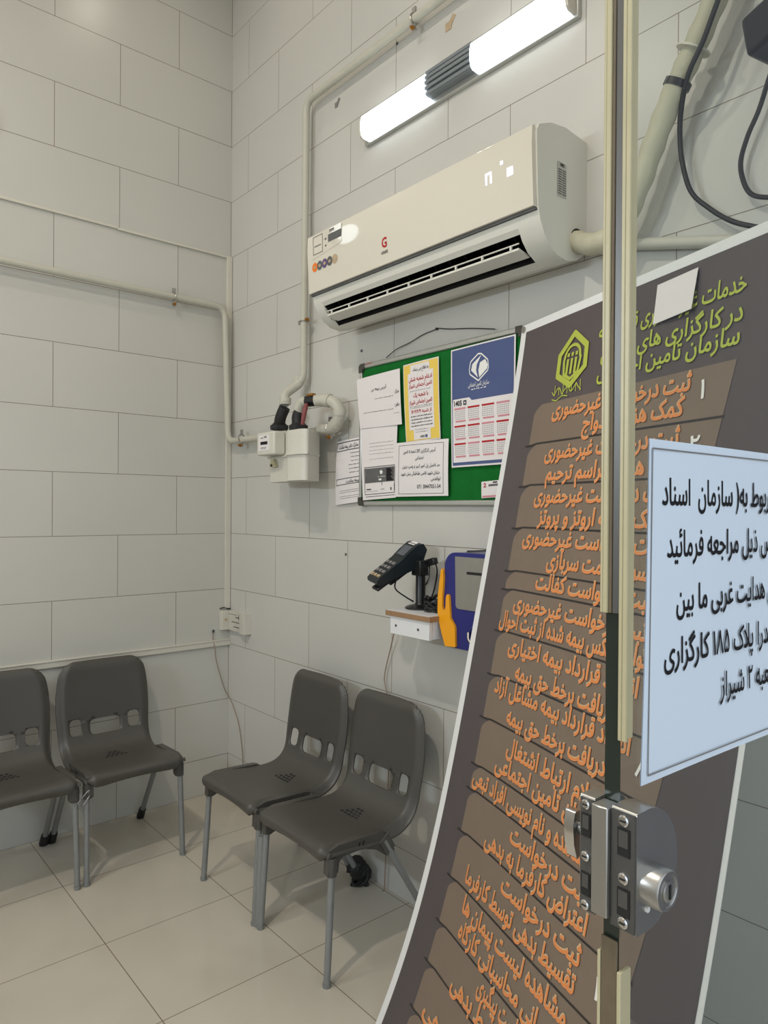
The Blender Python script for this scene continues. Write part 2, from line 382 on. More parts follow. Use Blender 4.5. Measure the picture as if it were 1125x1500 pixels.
# ------------------------------------------------------------------ gas pipes and meter
def clamp(parent, P, ax, n, r, brass=True):
    q = MB(); ax = Vector(ax).normalized(); n = Vector(n).normalized(); w = ax.cross(n)
    pts = [Vector(P)+(w*math.cos(a)+n*math.sin(a))*(r+.003) for a in np.linspace(0, 2*math.pi, 17)]
    q.tube(pts, .0035, 0, 6)
    q.obox(Vector(P)+w*(r+.016), w*.012, ax*.009, n*.004, 0); q.obox(Vector(P)-w*(r+.016), w*.012, ax*.009, n*.004, 0)
    q.lathe([(.008, 0), (.008, .012), (.005, .012), (.005, .02)], Vector(P)+w*(r+.02), n, 1, 8)
    q.build('pipe_clamp', [M_STEEL, M_BRASS], parent)
PR = .0165
gp = thing('gas_pipe', 'white supply gas pipe along left wall, turning in the corner towards the meter', 'pipe', (.045, -.045, 1.9))
A = fillet([(.042, -3.2, 2.61), (.042, -.06, 2.60), (.055, -.043, 1.885), (1.0, -.048, 1.872)], .06)
b = MB(); b.tube(A, PR, 0, 14); b.build('pipe', M_PIPE, gp)
LP = spline([W(470, 630, .055), W(484, 628, .06), W(494, 618, .065), W(497, 602, .07), W(488, 589, .085), W(474, 586, .10), W(462, 587, .115)], 6)
b = MB(); b.tube(LP, .025, 0, 14); b.build('pipe_loop', M_PIPE, gp, smooth=50)
for i0 in (8, 16, 26):
    q = MB(); q.tube(LP[i0:i0+4], .029, 0, 14); q.build('pipe_socket', M_PIPE, gp)
q = MB(); VA = W(463, 587, .115); VB = W(448, 588, .135); q.tube([VA, VB], .024, 0, 12); q.obox((VA+VB)/2+V(0, 0, .026), V(.022, 0, 0), V(0, .012, 0), V(0, 0, .006), 1)
vb = q.build('valve_body', [M_BLACK, M_BRASS], gp, bevel=.003)
q = MB(); q.tube(spline([W(449, 592, .15), W(446, 604, .165), W(443, 622, .17)], 4), [.008, .009, .010, .0105, .011, .0105, .010, .009, .008], 0, 10); q.build('valve_handle', M_REDPAINT, vb and gp)
q = MB(); q.tube(spline([W(450, 588, .135), W(443, 589, .14), W(438, 597, .145), W(437, 603, .145)], 5), .022, 0, 12); q.build('pipe_elbow', M_PIPE, gp)
clamp(gp, V(.042, -.345, 2.60), (0, 1, 0), (1, 0, 0), PR)
clamp(gp, W(354, 642, .046), (1, 0, 0), (0, -1, 0), PR)
clamp(gp, W(484, 627, .06), (1, 0, 0), (0, -1, 0), .02)
gq = thing('gas_pipe', 'white outlet gas pipe rising from the meter and running above the wall lamp', 'pipe', (.78, -.045, 2.2))
Bp = fillet([W(418, 592, .14), W(416, 578, .13), W(437, 563, .06), (.775, -.045, 2.13), (.782, -.045, 3.385), (5.1, -.045, 3.385)], .055)
b = MB(); b.tube(Bp[:14], .021, 0, 14); b.build('pipe_elbow', M_PIPE, gq)
b = MB(); b.tube(Bp[12:], PR, 0, 14); b.build('pipe', M_PIPE, gq)
for P_ in (W(418, 588, .135), W(437, 557, .055)):
    q = MB(); q.lathe([(.026, -.014), (.026, .014)], P_, (0, 0, 1), 0, 14); q.build('pipe_socket', M_PIPE, gq)
clamp(gq, V(.777, -.045, 2.385), (0, 0, 1), (0, -1, 0), PR)
clamp(gq, V(1.505, -.045, 3.385), (1, 0, 0), (0, -1, 0), PR)

gm = thing('gas_meter', 'cream gas meter with a small counter window hanging on the pipes', 'gas meter', (.8, -.12, 1.64))
plan = [(.60, -.07), (.66, -.155), (.845, -.165), (.885, -.205), (.99, -.205), (1.02, -.185), (.93, -.06)]
b = MB(); plan2 = plan
b.prism(plan2, lambda u, v: (u, v, 1.762), V(0, 0, .102)); b.build('upper_case', M_METER, gm, bevel=.010, seg=3)
b = MB(); b.prism([((x-.82)*.985+.82, y) for x, y in plan], lambda u, v: (u, v, 1.648), V(0, 0, .112)); b.build('lower_case', M_METER, gm, bevel=.012, seg=3)
b = MB(); b.prism([((x-.82)*1.05+.82, y*1.05) for x, y in plan], lambda u, v: (u, v, 1.757), V(0, 0, .007)); b.build('case_rim', M_METER, gm, bevel=.002)
b = MB(); b.box(.668, .815, -.225, -.165, 1.765, 1.868); ib = b.build('index_box', M_METER, gm, bevel=.008, seg=3)
b = MB(); b.box(.69, .775, -.2275, -.2235, 1.785, 1.855)
fn = lambda u, v: (.69+u*.085, -.2282, 1.855-v*.07)
b.add([fn(u, v) for u, v in ((.18, .42), (.88, .42), (.88, .62), (.18, .62))], [(0, 1, 2, 3)], 1)
for v_, w_ in ((.14, .3), (.2, .25), (.78, .6), (.86, .55)): b.add([fn(.2, v_), fn(.2+w_, v_), fn(.2+w_, v_+.035), fn(.2, v_+.035)], [(0, 1, 2, 3)], 2)
b.add([fn(.55, .08), fn(.8, .08), fn(.8, .2), fn(.55, .2)], [(0, 1, 2, 3)], 2)
b.build('counter_window', [M_PAPER, M_INK, M_GREYINK], ib)
b = MB(); b.prism([(0, 0), (.05, .0), (.03, .035), (.015, .035)], lambda u, v: (.70+u, -.178, 1.715+v), V(0, .016, 0)); b.lathe([(.006, 0), (.006, .004)], (.722, -.18, 1.722), (0, -1, 0), 1, 10)
b.build('seal_tag', [M_SEAL, M_INK], gm, bevel=.003)
for nm, (a_, c_, d_) in (('left', (W(409, 626, .14), W(411, 612, .15), W(417, 597, .145))), ('right', (W(437, 626, .15), W(436, 612, .15), W(439, 604, .145)))):
    q = MB(); q.lathe([(.040, -.012), (.042, -.004), (.042, .008), (.034, .012), (.030, .018)], a_, (0, 0, 1), 0, 8)
    q.tube(spline([a_, c_, d_], 5), [.026]*11, 0, 12)
    q.build('coupling', M_SOFTBLACK, gm)

# ------------------------------------------------------------------ corner telephone box and its cord
jb = thing('telephone_junction_box', 'white telephone junction box in the room corner above the trunking', 'junction box', (.1, -.02, .92))
b = MB(); b.box(.0, .034, -.062, -.001, .872, .975); b.lathe([(.008, 0), (.008, .006)], (.034, -.04, .93), (1, 0, 0), 1, 10)
b.build('socket_box', [M_WPLAST, M_TAPE], jb, bevel=.003)
b = MB(); b.prism([(.036, 0), (.036, -.022), (.15, -.022), (.18, -.038), (.236, -.038), (.236, 0)], lambda u, v: (u, v, .872), V(0, 0, .105))
for k, (u0, u1, z) in enumerate([(.11, .15, .945), (.07, .15, .918), (.09, .15, .893), (.03, .12, .958)]):
    b.box(u0, u1, -.0228, -.021, z, z+.004 if k < 3 else z+.002, 1)
b.box(.143, .146, -.0228, -.021, .935, .965, 1)
b.build('terminal_cover', [M_WPLAST, M_INK], jb, bevel=.003)
b = MB(); b.tube(spline([(.006, -.06, .985), (.01, -.035, .99), (.02, -.02, .984), (.03, -.008, .985)], 5), .003, 0, 6); b.build('wire_end', M_BLACK, jb)
b = MB(); b.tube(spline([(.006, -.10, .86), (.008, -.10, .82), (.02, -.095, .78), (.012, -.08, .70), (.007, -.03, .55), (.012, -.006, .505), (.07, -.006, .45), (.13, -.006, .36), (.165, -.006, .22), (.17, -.006, .08), (.17, -.01, .006)], 6), .0022, 0, 6)
b.tube(spline([(.006, -.10, .86), (.006, -.095, .875)], 4), .005, 1, 6)
tag(b.build('cord', [M_CORD, M_BLACK], jb), 'thin beige cord')

# ------------------------------------------------------------------ air conditioner
ac = thing('air_conditioner', 'cream split air conditioner unit mounted high on the right wall', 'air conditioner', (1.68, -.12, 2.27))
full = [(0, 2.31), (.05, 2.278), (.10, 2.266), (.145, 2.272), (.18, 2.29), (.207, 2.318), (.226, 2.352), (.236, 2.385), (.240, 2.46), (.246, 2.60), (.235, 2.622), (.18, 2.645), (.11, 2.655), (0, 2.645)]
mid = [(0, 2.31), (.05, 2.278), (.10, 2.266), (.142, 2.272), (.10, 2.33), (.06, 2.40), (.13, 2.43), (.214, 2.338), (.226, 2.352), (.236, 2.385), (.240, 2.46), (.246, 2.60), (.235, 2.622), (.18, 2.645), (.11, 2.655), (0, 2.645)]
b = MB(); X0, XA, XB, X1 = 1.118, 1.172, 2.158, 2.238
b.prism([(y, z) for y, z in full], lambda d, z: (X0, -d, z), V(XA-X0, 0, 0)); b.prism(full, lambda d, z: (XB, -d, z), V(X1-XB, 0, 0))
n = len(mid); P0 = [V(XA, -d, z) for d, z in mid]; P1 = [V(XB, -d, z) for d, z in mid]
for i in range(n):
    j = (i+1) % n; b.add([P0[i], P0[j], P1[j], P1[i]], [(0, 1, 2, 3)], 1 if i in (3, 4, 5, 6) else 0)
for X in (XA+.001, XB-.001): b.face([V(X, -d, z) for d, z in mid[3:8]], 1)
b.build('housing', [M_ACBODY, M_DARK], ac)
b = MB(); b.prism([(.2385, 2.388), (.252, 2.388), (.256, 2.45), (.262, 2.56), (.260, 2.612), (.248, 2.618), (.243, 2.6)], lambda d, z: (X0+.001, -d, z), V(X1-X0-.006, 0, 0))
fp = b.build('front_panel', M_ACPANEL, ac, bevel=.002)
b = MB(); b.prism([(.232, 2.380), (.244, 2.380), (.244, 2.3865), (.238, 2.3865)], lambda d, z: (X0+.002, -d, z), V(X1-X0-.006, 0, 0)); b.build('panel_gap', M_MIDGREY, ac)
b = MB(); b.prism([(.208, 2.303), (.209, 2.296), (.156, 2.286), (.152, 2.291)], lambda d, z: (XA+.012, -d, z), V(XB-XA-.024, 0, 0))
lv = b.build('louver', M_ACBODY, ac)
b = MB(); b.tube([(XA+.012, -.207, 2.316), (XB-.012, -.207, 2.316)], .0025, 0, 6)
for k in range(9):
    x = XA+.04+k*.113; b.obox(V(x, -.207, 2.309), V(.003, 0, 0), V(0, -.003, 0), V(0, 0, .008))
b.build('louver_rail', M_ACBODY, ac)
for k in range(14):
    x = XA+.05+k*(XB-XA-.1)/13; q = MB(); q.prism([(.185, 2.35), (.15, 2.31), (.10, 2.345), (.14, 2.39)], lambda d, z: (x, -d, z), V(.002, 0, 0)); q.build('air_vane', M_BLACK, ac)
# display, logo, stickers (front panel plane, y about -.258)
def acf(u, v): return V(u, -(.2555+.0065*(v-2.45)/.11 if v < 2.56 else .2626), v)
up = lambda u, v: acf(u, v)
for z, x, w, hh in [(2.500, 2.060, .006, .034), (2.500, 2.078, .006, .034), (2.528, 2.067, .012, .006), (2.498, 2.142, .022, .024), (2.54, 2.118, .010, .010)]:
    b = MB() if (x != 2.078 and x != 2.067) else b
    b.add([up(x, z)+V(0, -.001, 0), up(x+w, z)+V(0, -.001, 0), up(x+w, z+hh)+V(0, -.001, 0), up(x, z+hh)+V(0, -.001, 0)], [(0, 1, 2, 3)])
    if x == 2.067: b.build('display_digit', M_LED, ac)
    elif x > 2.1: b.build('display_light', M_LED, ac)
def acflip(u, v): return acf(u, v)+V(0, -.0012, 0)
b = MB(); b.text('G', lambda u, v: acflip(u, 2.447-v), 1.575, 1.603, 0, .048, 0, .03); b.text('GREE', lambda u, v: acflip(u, 2.425-v), 1.571, 1.607, 0, .014, 1, .02)
b.build('logo', [M_RED, M_INK], ac)
b = MB(); b.add([acflip(u, v) for u, v in ((1.155, 2.515), (1.345, 2.535), (1.345, 2.607), (1.155, 2.607))], [(0, 1, 2, 3)], 0)
def acq(u, v): return acf(u, v)+V(0, -.0018, 0)
for (u0, u1, v0, v1, mi) in [(1.16, 1.225, 2.53, 2.533, 1), (1.16, 1.225, 2.598, 2.601, 1), (1.16, 1.163, 2.53, 2.6, 1), (1.222, 1.225, 2.53, 2.6, 1), (1.17, 1.215, 2.56, 2.563, 1),
                             (1.262, 1.345, 2.556, 2.584, 2), (1.24, 1.25, 2.545, 2.55, 2), (1.24, 1.25, 2.57, 2.576, 2), (1.27, 1.30, 2.592, 2.602, 1)]:
    b.add([acq(u0, v0), acq(u1, v0), acq(u1, v1), acq(u0, v1)], [(0, 1, 2, 3)], mi)
b.build('energy_label', [M_ACPANEL, M_GREYINK, M_MIDGREY], ac)
for k, m_ in enumerate([M_ORANGE, M_SCREEN, M_PURPLE, M_MIDGREY, M_TAPE]):
    q = MB(); cx_ = 1.167+.033*k; q.face([acflip(cx_+.018*math.cos(a), 2.483+.018*math.sin(a)) for a in np.linspace(0, 2*math.pi, 21)[:-1]], 0)
    q.face([acq(cx_+.008*math.cos(a), 2.483+.006*math.sin(a)) for a in np.linspace(0, 2*math.pi, 13)[:-1]], 1)
    q.build('feature_sticker', [m_, M_TAPE], ac)
b = MB(); sx = lambda u, v: V(X1+.0012, -.149+u*.044, 2.545-v*.10)
b.face([sx(0, 0), sx(1, 0), sx(1, 1), sx(0, 1)], 0)
sx2 = lambda u, v: sx(u, v)+V(.0006, 0, 0)
b.text('GREE', sx2, .25, .75, .11, .13, 1, .02)
for k in range(11):
    v_ = .2+.07*k; b.add([sx2(.08, v_), sx2(.45, v_), sx2(.45, v_+.03), sx2(.08, v_+.03)], [(0, 1, 2, 3)], 2); b.add([sx2(.52, v_), sx2(.92, v_), sx2(.92, v_+.03), sx2(.52, v_+.03)], [(0, 1, 2, 3)], 2)
b.build('rating_label', [M_ALU, M_INK, M_MIDGREY], ac)
b = MB(); b.lathe([(.036, 0), (.036, .002)], (X1-.0005, -.045, 2.338), (1, 0, 0), 0, 24); b.build('hose_opening', M_DARK, ac)

# hoses, conduit, cables right of the unit
b = MB(); HP = spline([(2.232, -.05, 2.337), W(872, 357, .075), W(905, 338, .085), W(935, 275, .085), W(960, 205, .082), W(985, 140, .08), W(1015, 75, .08), W(1048, -2, .08), W(1068, -60, .08), (2.80, -.08, 3.3)], 6)
b.tube(HP, [.031+.002*math.sin(i*1.7) for i in range(len(HP))], 0, 14)
hs = thing('refrigerant_hose', 'thick taped refrigerant hose running diagonally up from the air conditioner', 'hose', tuple(W(960, 205, .08)))
b.build('hose', M_HOSE, hs, smooth=60)
i0 = 6*5+1; q = MB(); q.tube(HP[i0:i0+2], .036, 0, 14); q.build('black_strap', M_BLACK, hs)
i1 = 6*6; q = MB(); q.tube([HP[i1], HP[i1]+(HP[i1+1]-HP[i1])*.25], .045, 0, 14); q.build('cable_tie', M_WPLAST, hs)
b = MB(); b.tube(spline([W(1075, -60, .11), W(1052, 0, .115), W(1030, 60, .115), W(1008, 110, .105), W(998, 160, .07), W(996, 200, .05), W(1000, 240, .045), W(1012, 280, .04), (2.622, -.03, 2.322), (2.69, -.03, 2.262), (2.80, -.03, 2.2), (2.9, -.03, 2.1)], 8), .0065, 0, 8)
tag(b.build('power_cable', M_SOFTBLACK), 'black cable drooping from the diagonal hose down behind the banner', 'cable')
b = MB(); b.tube([(2.33, -.025, 2.305), (2.75, -.025, 2.20)], .017, 0, 12); b.tube([(2.33, -.025, 2.305), (2.36, -.025, 2.2975)], .021, 0, 12)
tag(b.build('drain_pipe', M_PIPE), 'short white drain pipe sloping from the hose to behind the banner top', 'pipe')
dv = thing('wall_device', 'black device fixed to the right wall at the top right edge', 'device', tuple(W(1135, 40, .1)))  # black device of unknown kind
q = MB(); c_ = W(1140, 35, .11); q.obox(c_, V(.06, -.02, .01), V(.01, .045, 0), V(-.008, 0, .048)); q.build('device_body', M_BLACK, dv, bevel=.012, seg=3)
q = MB(); q.tube([c_+V(.02, .02, 0), V(c_.x+.03, -.001, c_.z)], .014, 0, 10); q.build('wall_bracket', M_BLACK, dv)
b = MB(); b.tube(spline([W(1150, 50, .06), W(1128, 110, .035), W(1112, 160, .03), W(1095, 200, .03), W(1085, 238, .03), W(1090, 268, .03), W(1102, 285, .03), W(1125, 289, .03), W(1160, 285, .02)], 8), .006, 0, 8)
tag(b.build('device_cable', M_SOFTBLACK), 'black cable looping below the device at the top right edge', 'cable')

# ------------------------------------------------------------------ wall lamp above the air conditioner
wl = thing('batten_light', 'lit linear batten light with grey middle box high on the right wall', 'lamp', (1.69, 0, 3.09))
ZL0, ZL1 = 3.050, 3.150
b = MB(); b.box(1.175, 2.215, -.018, -.0, ZL0-.012, ZL1+.012); b.build('base_plate', M_ALU, wl, bevel=.003)
def dome(x0, x1, name, m):
    prof = [(.018, ZL0), (.045, ZL0+.002), (.055, ZL0+.010), (.060, ZL0+.03), (.060, ZL1-.03), (.055, ZL1-.010), (.045, ZL1-.002), (.018, ZL1)]
    q = MB(); q.prism(prof, lambda d, z: (x0, -d, z), V(x1-x0, 0, 0)); return q.build(name, m, wl)
dome(1.20, 1.575, 'diffuser', M_TUBE); dome(1.805, 2.195, 'diffuser', M_TUBE)
q = MB()
for k in range(5):
    z = ZL0+.012+k*.019; q.box(1.575, 1.805, -.052-.006*math.sin(math.pi*k/4), -.018, z, z+.013)
q.box(1.575, 1.805, -.045, -.018, ZL0+.01, ZL1-.006); q.build('ballast_cover', M_RIBGREY, wl, bevel=.002)
for x0, x1 in ((1.19, 1.20), (2.195, 2.205)): dome(x0, x1, 'end_cap', M_WPLAST)

# marks on the wall: tape remains and plugs
for P_, lab, s_ in ((W(661, 32, .001), 'beige tape remnant stuck on the tiles above the batten light', .03), (W(495, 150, .001), 'grey tape smear on the tiles beside the rising gas pipe', .022)):
    q = MB(); q.obox(P_, V(s_*.5, 0, s_*.7), V(0, .0008, 0), V(s_*.25, 0, -s_*.2), 0); q.obox(P_+V(-s_*.45, -.0008, -s_*.3), V(s_*.5, 0, 0), V(0, .0008, 0), V(0, 0, s_*.5), 0)
    tag(q.build('tape_remnant', M_TAPE if s_ > .025 else M_GREYINK), lab, 'tape')
for (px, py), lab in (((507, 812), 'small grey wall plug left of the card terminal'), ((530, 514), 'small dark wall plug above the left end of the notice board'), ((582, 64), 'small brown wall plug under the gas pipe above the batten light')):
    q = MB(); q.lathe([(.006, 0), (.006, .003), (.003, .004)], W(px, py, 0), (0, -1, 0), 0, 10); tag(q.build('wall_plug', M_MIDGREY), lab, 'wall plug')

# ------------------------------------------------------------------ notice board and papers
nb = thing('notice_board', 'green felt notice board with aluminium frame on the right wall', 'notice board', (1.57, 0, 1.54))
BX0, BX1, BZ0, BZ1 = 1.155, 2.02, 1.542, 2.132
b = MB(); b.box(BX0+.005, BX1-.005, -.014, -.002, BZ0+.005, BZ1-.005); b.build('felt_panel', M_FELT, nb)
for nm, (x0, x1, z0, z1) in (('top', (BX0+.025, BX1-.025, BZ1-.02, BZ1)), ('bottom', (BX0+.025, BX1-.025, BZ0, BZ0+.02)), ('left', (BX0, BX0+.016, BZ0+.025, BZ1-.025)), ('right', (BX1-.016, BX1, BZ0+.025, BZ1-.025))):
    q = MB(); q.box(x0, x1, -.022, -.001, z0, z1); q.build('frame_rail', M_ALU, nb, bevel=.005, seg=3)
for x, sx_ in ((BX0, 1), (BX1, -1)):
    for z, sz in ((BZ0, 1), (BZ1, -1)):
        q = MB(); pl = [(0, .012), (.004, .004), (.012, 0), (.036, 0), (.036, .024), (.024, .024), (.024, .036), (0, .036)]
        q.prism(pl if sx_*sz > 0 else pl[::-1], lambda u, v: (x+sx_*u-.001*sx_, -.0005, z+sz*v-.001*sz), V(0, -.024, 0)); q.build('corner_cap', M_CAP, nb)
b = MB(); fnb = lambda u, v: V(u, -.0226, v)
b.text('اجتماعی', lambda u, v: V(u, -.0227, BZ1-.006-v*1), BX0+.04, BX0+.085, 0, .018, 0); b.build('frame_lettering', M_RED, nb)
b = MB(); b.tube(spline([W(566, 524, .012), W(580, 512, .01), W(600, 502, .008), W(620, 490, .006), W(640, 482, .004), W(643, 481, .006), W(660, 482, .005), W(690, 481, .006), W(725, 482, .012)], 5), .0018, 0, 5)
b.lathe([(.005, 0), (.005, .008)], W(641, 482, 0), (0, -1, 0), 0, 8)
tag(b.build('hanging_wire', M_SOFTBLACK), 'thin dark wire hooked on the wall above the notice board', 'wire')

def sheetfn(corners, d0, bulge=.004, curl=None):
    (a, b_, c_, d_) = [V(x, 0, z) for x, z in corners]      # tl, tr, br, bl
    def fn(u, v, lift=0.0):
        p = (a*(1-u)+b_*u)*(1-v)+(d_*(1-u)+c_*u)*v
        d = d0+bulge*math.sin(math.pi*min(1, max(0, u)))*.5+bulge*math.sin(math.pi*min(1, max(0, v)))*.5
        if curl: d += curl(u, v)
        return V(p.x, -d-lift, p.z)
    return fn
def paper(corners, d0, bulge=.004, m=M_PAPER, curl=None, nu=10, nv=14):
    fn = sheetfn(corners, d0, bulge, curl); q = MB()
    q.grid(lambda u, v: fn(u, v, .0004), nu, nv, 0); q.grid(lambda u, v: fn(u, v, -.0004), nu, nv, 0)
    ink = lambda u, v: fn(u, v, .0011)
    ink2 = lambda u, v: fn(u, v, .0017)
    return q, ink, ink2
def rect(q, fn, u0, u1, v0, v1, mi, n=4):
    q.grid(lambda a, c: fn(u0+(u1-u0)*a, v0+(v1-v0)*c), n, n, mi)
def frame(q, fn, u0, u1, v0, v1, tu, tv, mi):
    rect(q, fn, u0, u1, v0, v0+tv, mi, 6); rect(q, fn, u0, u1, v1-tv, v1, mi, 6); rect(q, fn, u0, u0+tu, v0, v1, mi, 6); rect(q, fn, u1-tu, u1, v0, v1, mi, 6)
def smalltext(q, fn, u0, u1, v, h, mi, seed=0):      # lines too small to read: runs of tiny strokes
    rnd = random.Random(seed+int(v*1000)); u = u0
    while u < u1:
        w = rnd.uniform(.012, .045); w = min(w, u1-u)
        q.add([fn(u, v), fn(u+w, v), fn(u+w, v+h*rnd.uniform(.35, .7)), fn(u, v+h*.5)], [(0, 1, 2, 3)], mi)
        if rnd.random() < .5: q.add([fn(u+w*.3, v-h*.5), fn(u+w*.55, v-h*.5), fn(u+w*.55, v+h*.3), fn(u+w*.3, v+h*.3)], [(0, 1, 2, 3)], mi)
        u += w+rnd.uniform(.006, .02)
INKS = [M_PAPER, M_INK, M_GREYINK, M_RED, M_PINK, M_YELLOW, M_NAVY, M_WHITEINK, M_MIDGREY]
# 1: address sheet, upper left
q, k1, k2 = paper([(1.147, 2.07), (1.418, 2.078), (1.437, 1.858), (1.173, 1.862)], .028, .004, curl=lambda u, v: .012*max(0, u-.7)*v)
q.text('آدرس بیمه دن', k1, .35, .70, .30, .085, 1, .015); q.text('مرکز :', k1, .87, .97, .42, .09, 1, .02); smalltext(q, k1, .42, .84, .46, .016, 1)
q.text('دفتر :', k1, .86, .97, .66, .09, 1, .02); smalltext(q, k1, .12, .84, .70, .016, 1); smalltext(q, k1, .84, .96, .78, .016, 1)
tag(q.build('notice_sheet', INKS, smooth=60), 'white landscape address sheet in the upper left of the green board', 'paper', 'papers on the green board')
# 2: yellow bordered poster
q, k1, k2 = paper([(1.434, 2.087), (1.629, 2.092), (1.642, 1.788), (1.455, 1.784)], .024, .005)
rect(q, k1, .02, .98, .015, .985, 5, 6); 
rect(q, k2, .14, .86, .13, .85, 0, 8); rect(q, k2, .22, .76, .03, .13, 0, 6); rect(q, k2, .26, .75, .85, .975, 0, 6)
k3 = sheetfn([(1.434, 2.087), (1.629, 2.092), (1.642, 1.788), (1.455, 1.784)], .0266, .005)
q.text('به اطلاع می رساند', k3, .30, .74, .11, .06, 1, .01); q.text('ادغام شعبه شش', k3, .17, .83, .235, .075, 3, .02); q.text('تامین اجتماعی شیراز', k3, .17, .83, .315, .068, 3, .02)
smalltext(q, k3, .2, .8, .36, .012, 2); q.text('با شعبه یک', k3, .30, .72, .44, .07, 3, .02); q.text('تامین اجتماعی شیراز', k3, .17, .83, .525, .068, 3, .02)
for v_ in (.555, .575): smalltext(q, k3, .18, .82, v_, .012, 2, 3)
q.text('از شنبه ۱۴۰۴/۲/۹', k3, .22, .80, .645, .06, 3, .02)
for v_ in (.68, .72, .76, .80): smalltext(q, k3, .2, .82, v_, .018, 1, 5)
for v_ in (.85, .88): smalltext(q, k3, .32, .7, v_, .012, 2, 8)
rect(q, k3, .60, .66, .925, .96, 6, 1); rect(q, k3, .46, .58, .93, .955, 2, 1)
tag(q.build('notice_sheet', INKS, smooth=60), 'tall announcement sheet with yellow border and red writing on the board', 'paper', 'papers on the green board')
# 3: calendar
q, k1, k2 = paper([(1.692, 2.103), (1.988, 2.108), (1.99, 1.682), (1.70, 1.679)], .024, .003)
rect(q, k1, .02, .98, .012, .985, 6, 8)
rect(q, k2, .035, .97, .455, .96, 0, 8); rect(q, k2, .04, .31, .428, .455, 0, 4); q.face([k2(.31, .428), k2(.35, .455), k2(.31, .455)], 0)
k3 = sheetfn([(1.692, 2.103), (1.988, 2.108), (1.99, 1.682), (1.70, 1.679)], .0266, .003)
q.text('1405', k3, .06, .19, .485, .06, 1, .03); frame(q, k3, .215, .265, .447, .485, .012, .01, 1)
em = [(.31, .20), (.33, .14), (.45, .085), (.50, .09), (.60, .15), (.61, .21), (.60, .235), (.455, .305), (.445, .30), (.32, .24)]
for i in range(len(em)):
    (x0, y0), (x1, y1) = em[i], em[(i+1) % len(em)]
    d = V(x1-x0, y1-y0, 0).normalized(); nx, ny = -d.y*.006, d.x*.006
    q.add([k2(x0+nx, y0+ny), k2(x1+nx, y1+ny), k2(x1-nx, y1-ny), k2(x0-nx, y0-ny)], [(0, 1, 2, 3)], 7)
q.prism([(.34, .21), (.36, .16), (.50, .10), (.43, .17), (.42, .22), (.45, .28)], k2, V(0, -.0001, 0), 7); q.prism([(.47, .28), (.455, .22), (.48, .16), (.56, .14), (.60, .19), (.59, .22)], k2, V(0, -.0001, 0), 7)
q.text('سازمان تامین اجتماعی', k2, .29, .62, .345, .05, 7, .01); smalltext(q, k2, .34, .58, .365, .012, 7)
for r_ in range(3):
    for c_ in range(4):
        u0 = .06+c_*.225; v0 = .515+r_*.148
        rect(q, k3, u0, u0+.19, v0-.012, v0+.003, 3 if (r_+c_) % 3 else 4, 1); rect(q, k3, u0+.02, u0+.19, v0+.094, v0+.108, 4, 1)
        for a in range(5):
            for e in range(7):
                rect(q, k3, u0+.01+e*.026, u0+.022+e*.026, v0+.014+a*.016, v0+.020+a*.016, 2, 1)
tag(q.build('wall_calendar', INKS, smooth=60), 'glossy blue and white year calendar pinned on the right of the board', 'calendar')
# 4: leaflet with a grey photo
q, k1, k2 = paper([(1.173, 1.862), (1.403, 1.862), (1.397, 1.574), (1.19, 1.564)], .0245, .004)
for v_ in (.22, .27, .32, .37, .44): smalltext(q, k1, .25, .92, v_, .010, 2, 11)
rect(q, k1, .08, .97, .545, .56, 2, 2); frame(q, k1, .08, .97, .57, .93, .012, .008, 1); rect(q, k1, .10, .95, .58, .77, 8, 3); rect(q, k2, .74, .94, .585, .76, 1, 2)
for a in range(9): rect(q, k2, .86+.02*(a % 3), .95, .59+.018*a, .598+.018*a, 2, 1)
q.prism([(.55, .62), (.60, .60), (.64, .63), (.62, .66), (.57, .66)], k2, V(0, -.0001, 0), 7); smalltext(q, k2, .5, .7, .69, .012, 7); rect(q, k2, .52, .60, .72, .745, 7, 1)
rect(q, k1, .14, .28, .85, .865, 1, 1); smalltext(q, k1, .10, .5, .885, .008, 2); smalltext(q, k1, .56, .68, .865, .014, 2); rect(q, k1, .85, .88, .85, .89, 1, 1); rect(q, k1, .95, .97, .80, .90, 1, 1); rect(q, k1, .60, .615, .77, .81, 1, 1)
rect(q, k1, .10, .97, .955, .962, 1, 2)
tag(q.build('notice_sheet', INKS, smooth=60), 'white leaflet with a grey card picture in the lower left of the board', 'paper', 'papers on the green board')
# 5: boxed address sheet
q, k1, k2 = paper([(1.401, 1.787), (1.689, 1.785), (1.689, 1.578), (1.40, 1.577)], .030, .004)
frame(q, k1, .07, .92, .055, .955, .006, .007, 1)
q.text('آدرس کارگزاری 207 شعبه ۵ تامین', k1, .16, .78, .205, .085, 1, .01); q.text('اجتماعی', k1, .40, .56, .33, .085, 1, .01)
q.text('حد فاصل پل امیر کبیر و پمپ بنزین', k1, .15, .86, .475, .085, 1, .01); q.text('خیابان شهید قاضی طباطبائی نبش شهید', k1, .12, .86, .61, .085, 1, .01); q.text('ابوالفتحی', k1, .70, .87, .72, .085, 1, .01)
q.text('071 38447051-54', k1, .44, .87, .86, .10, 1, .012)
tag(q.build('notice_sheet', INKS, smooth=60), 'boxed address sheet with a telephone number at the bottom middle of the board', 'paper', 'papers on the green board')
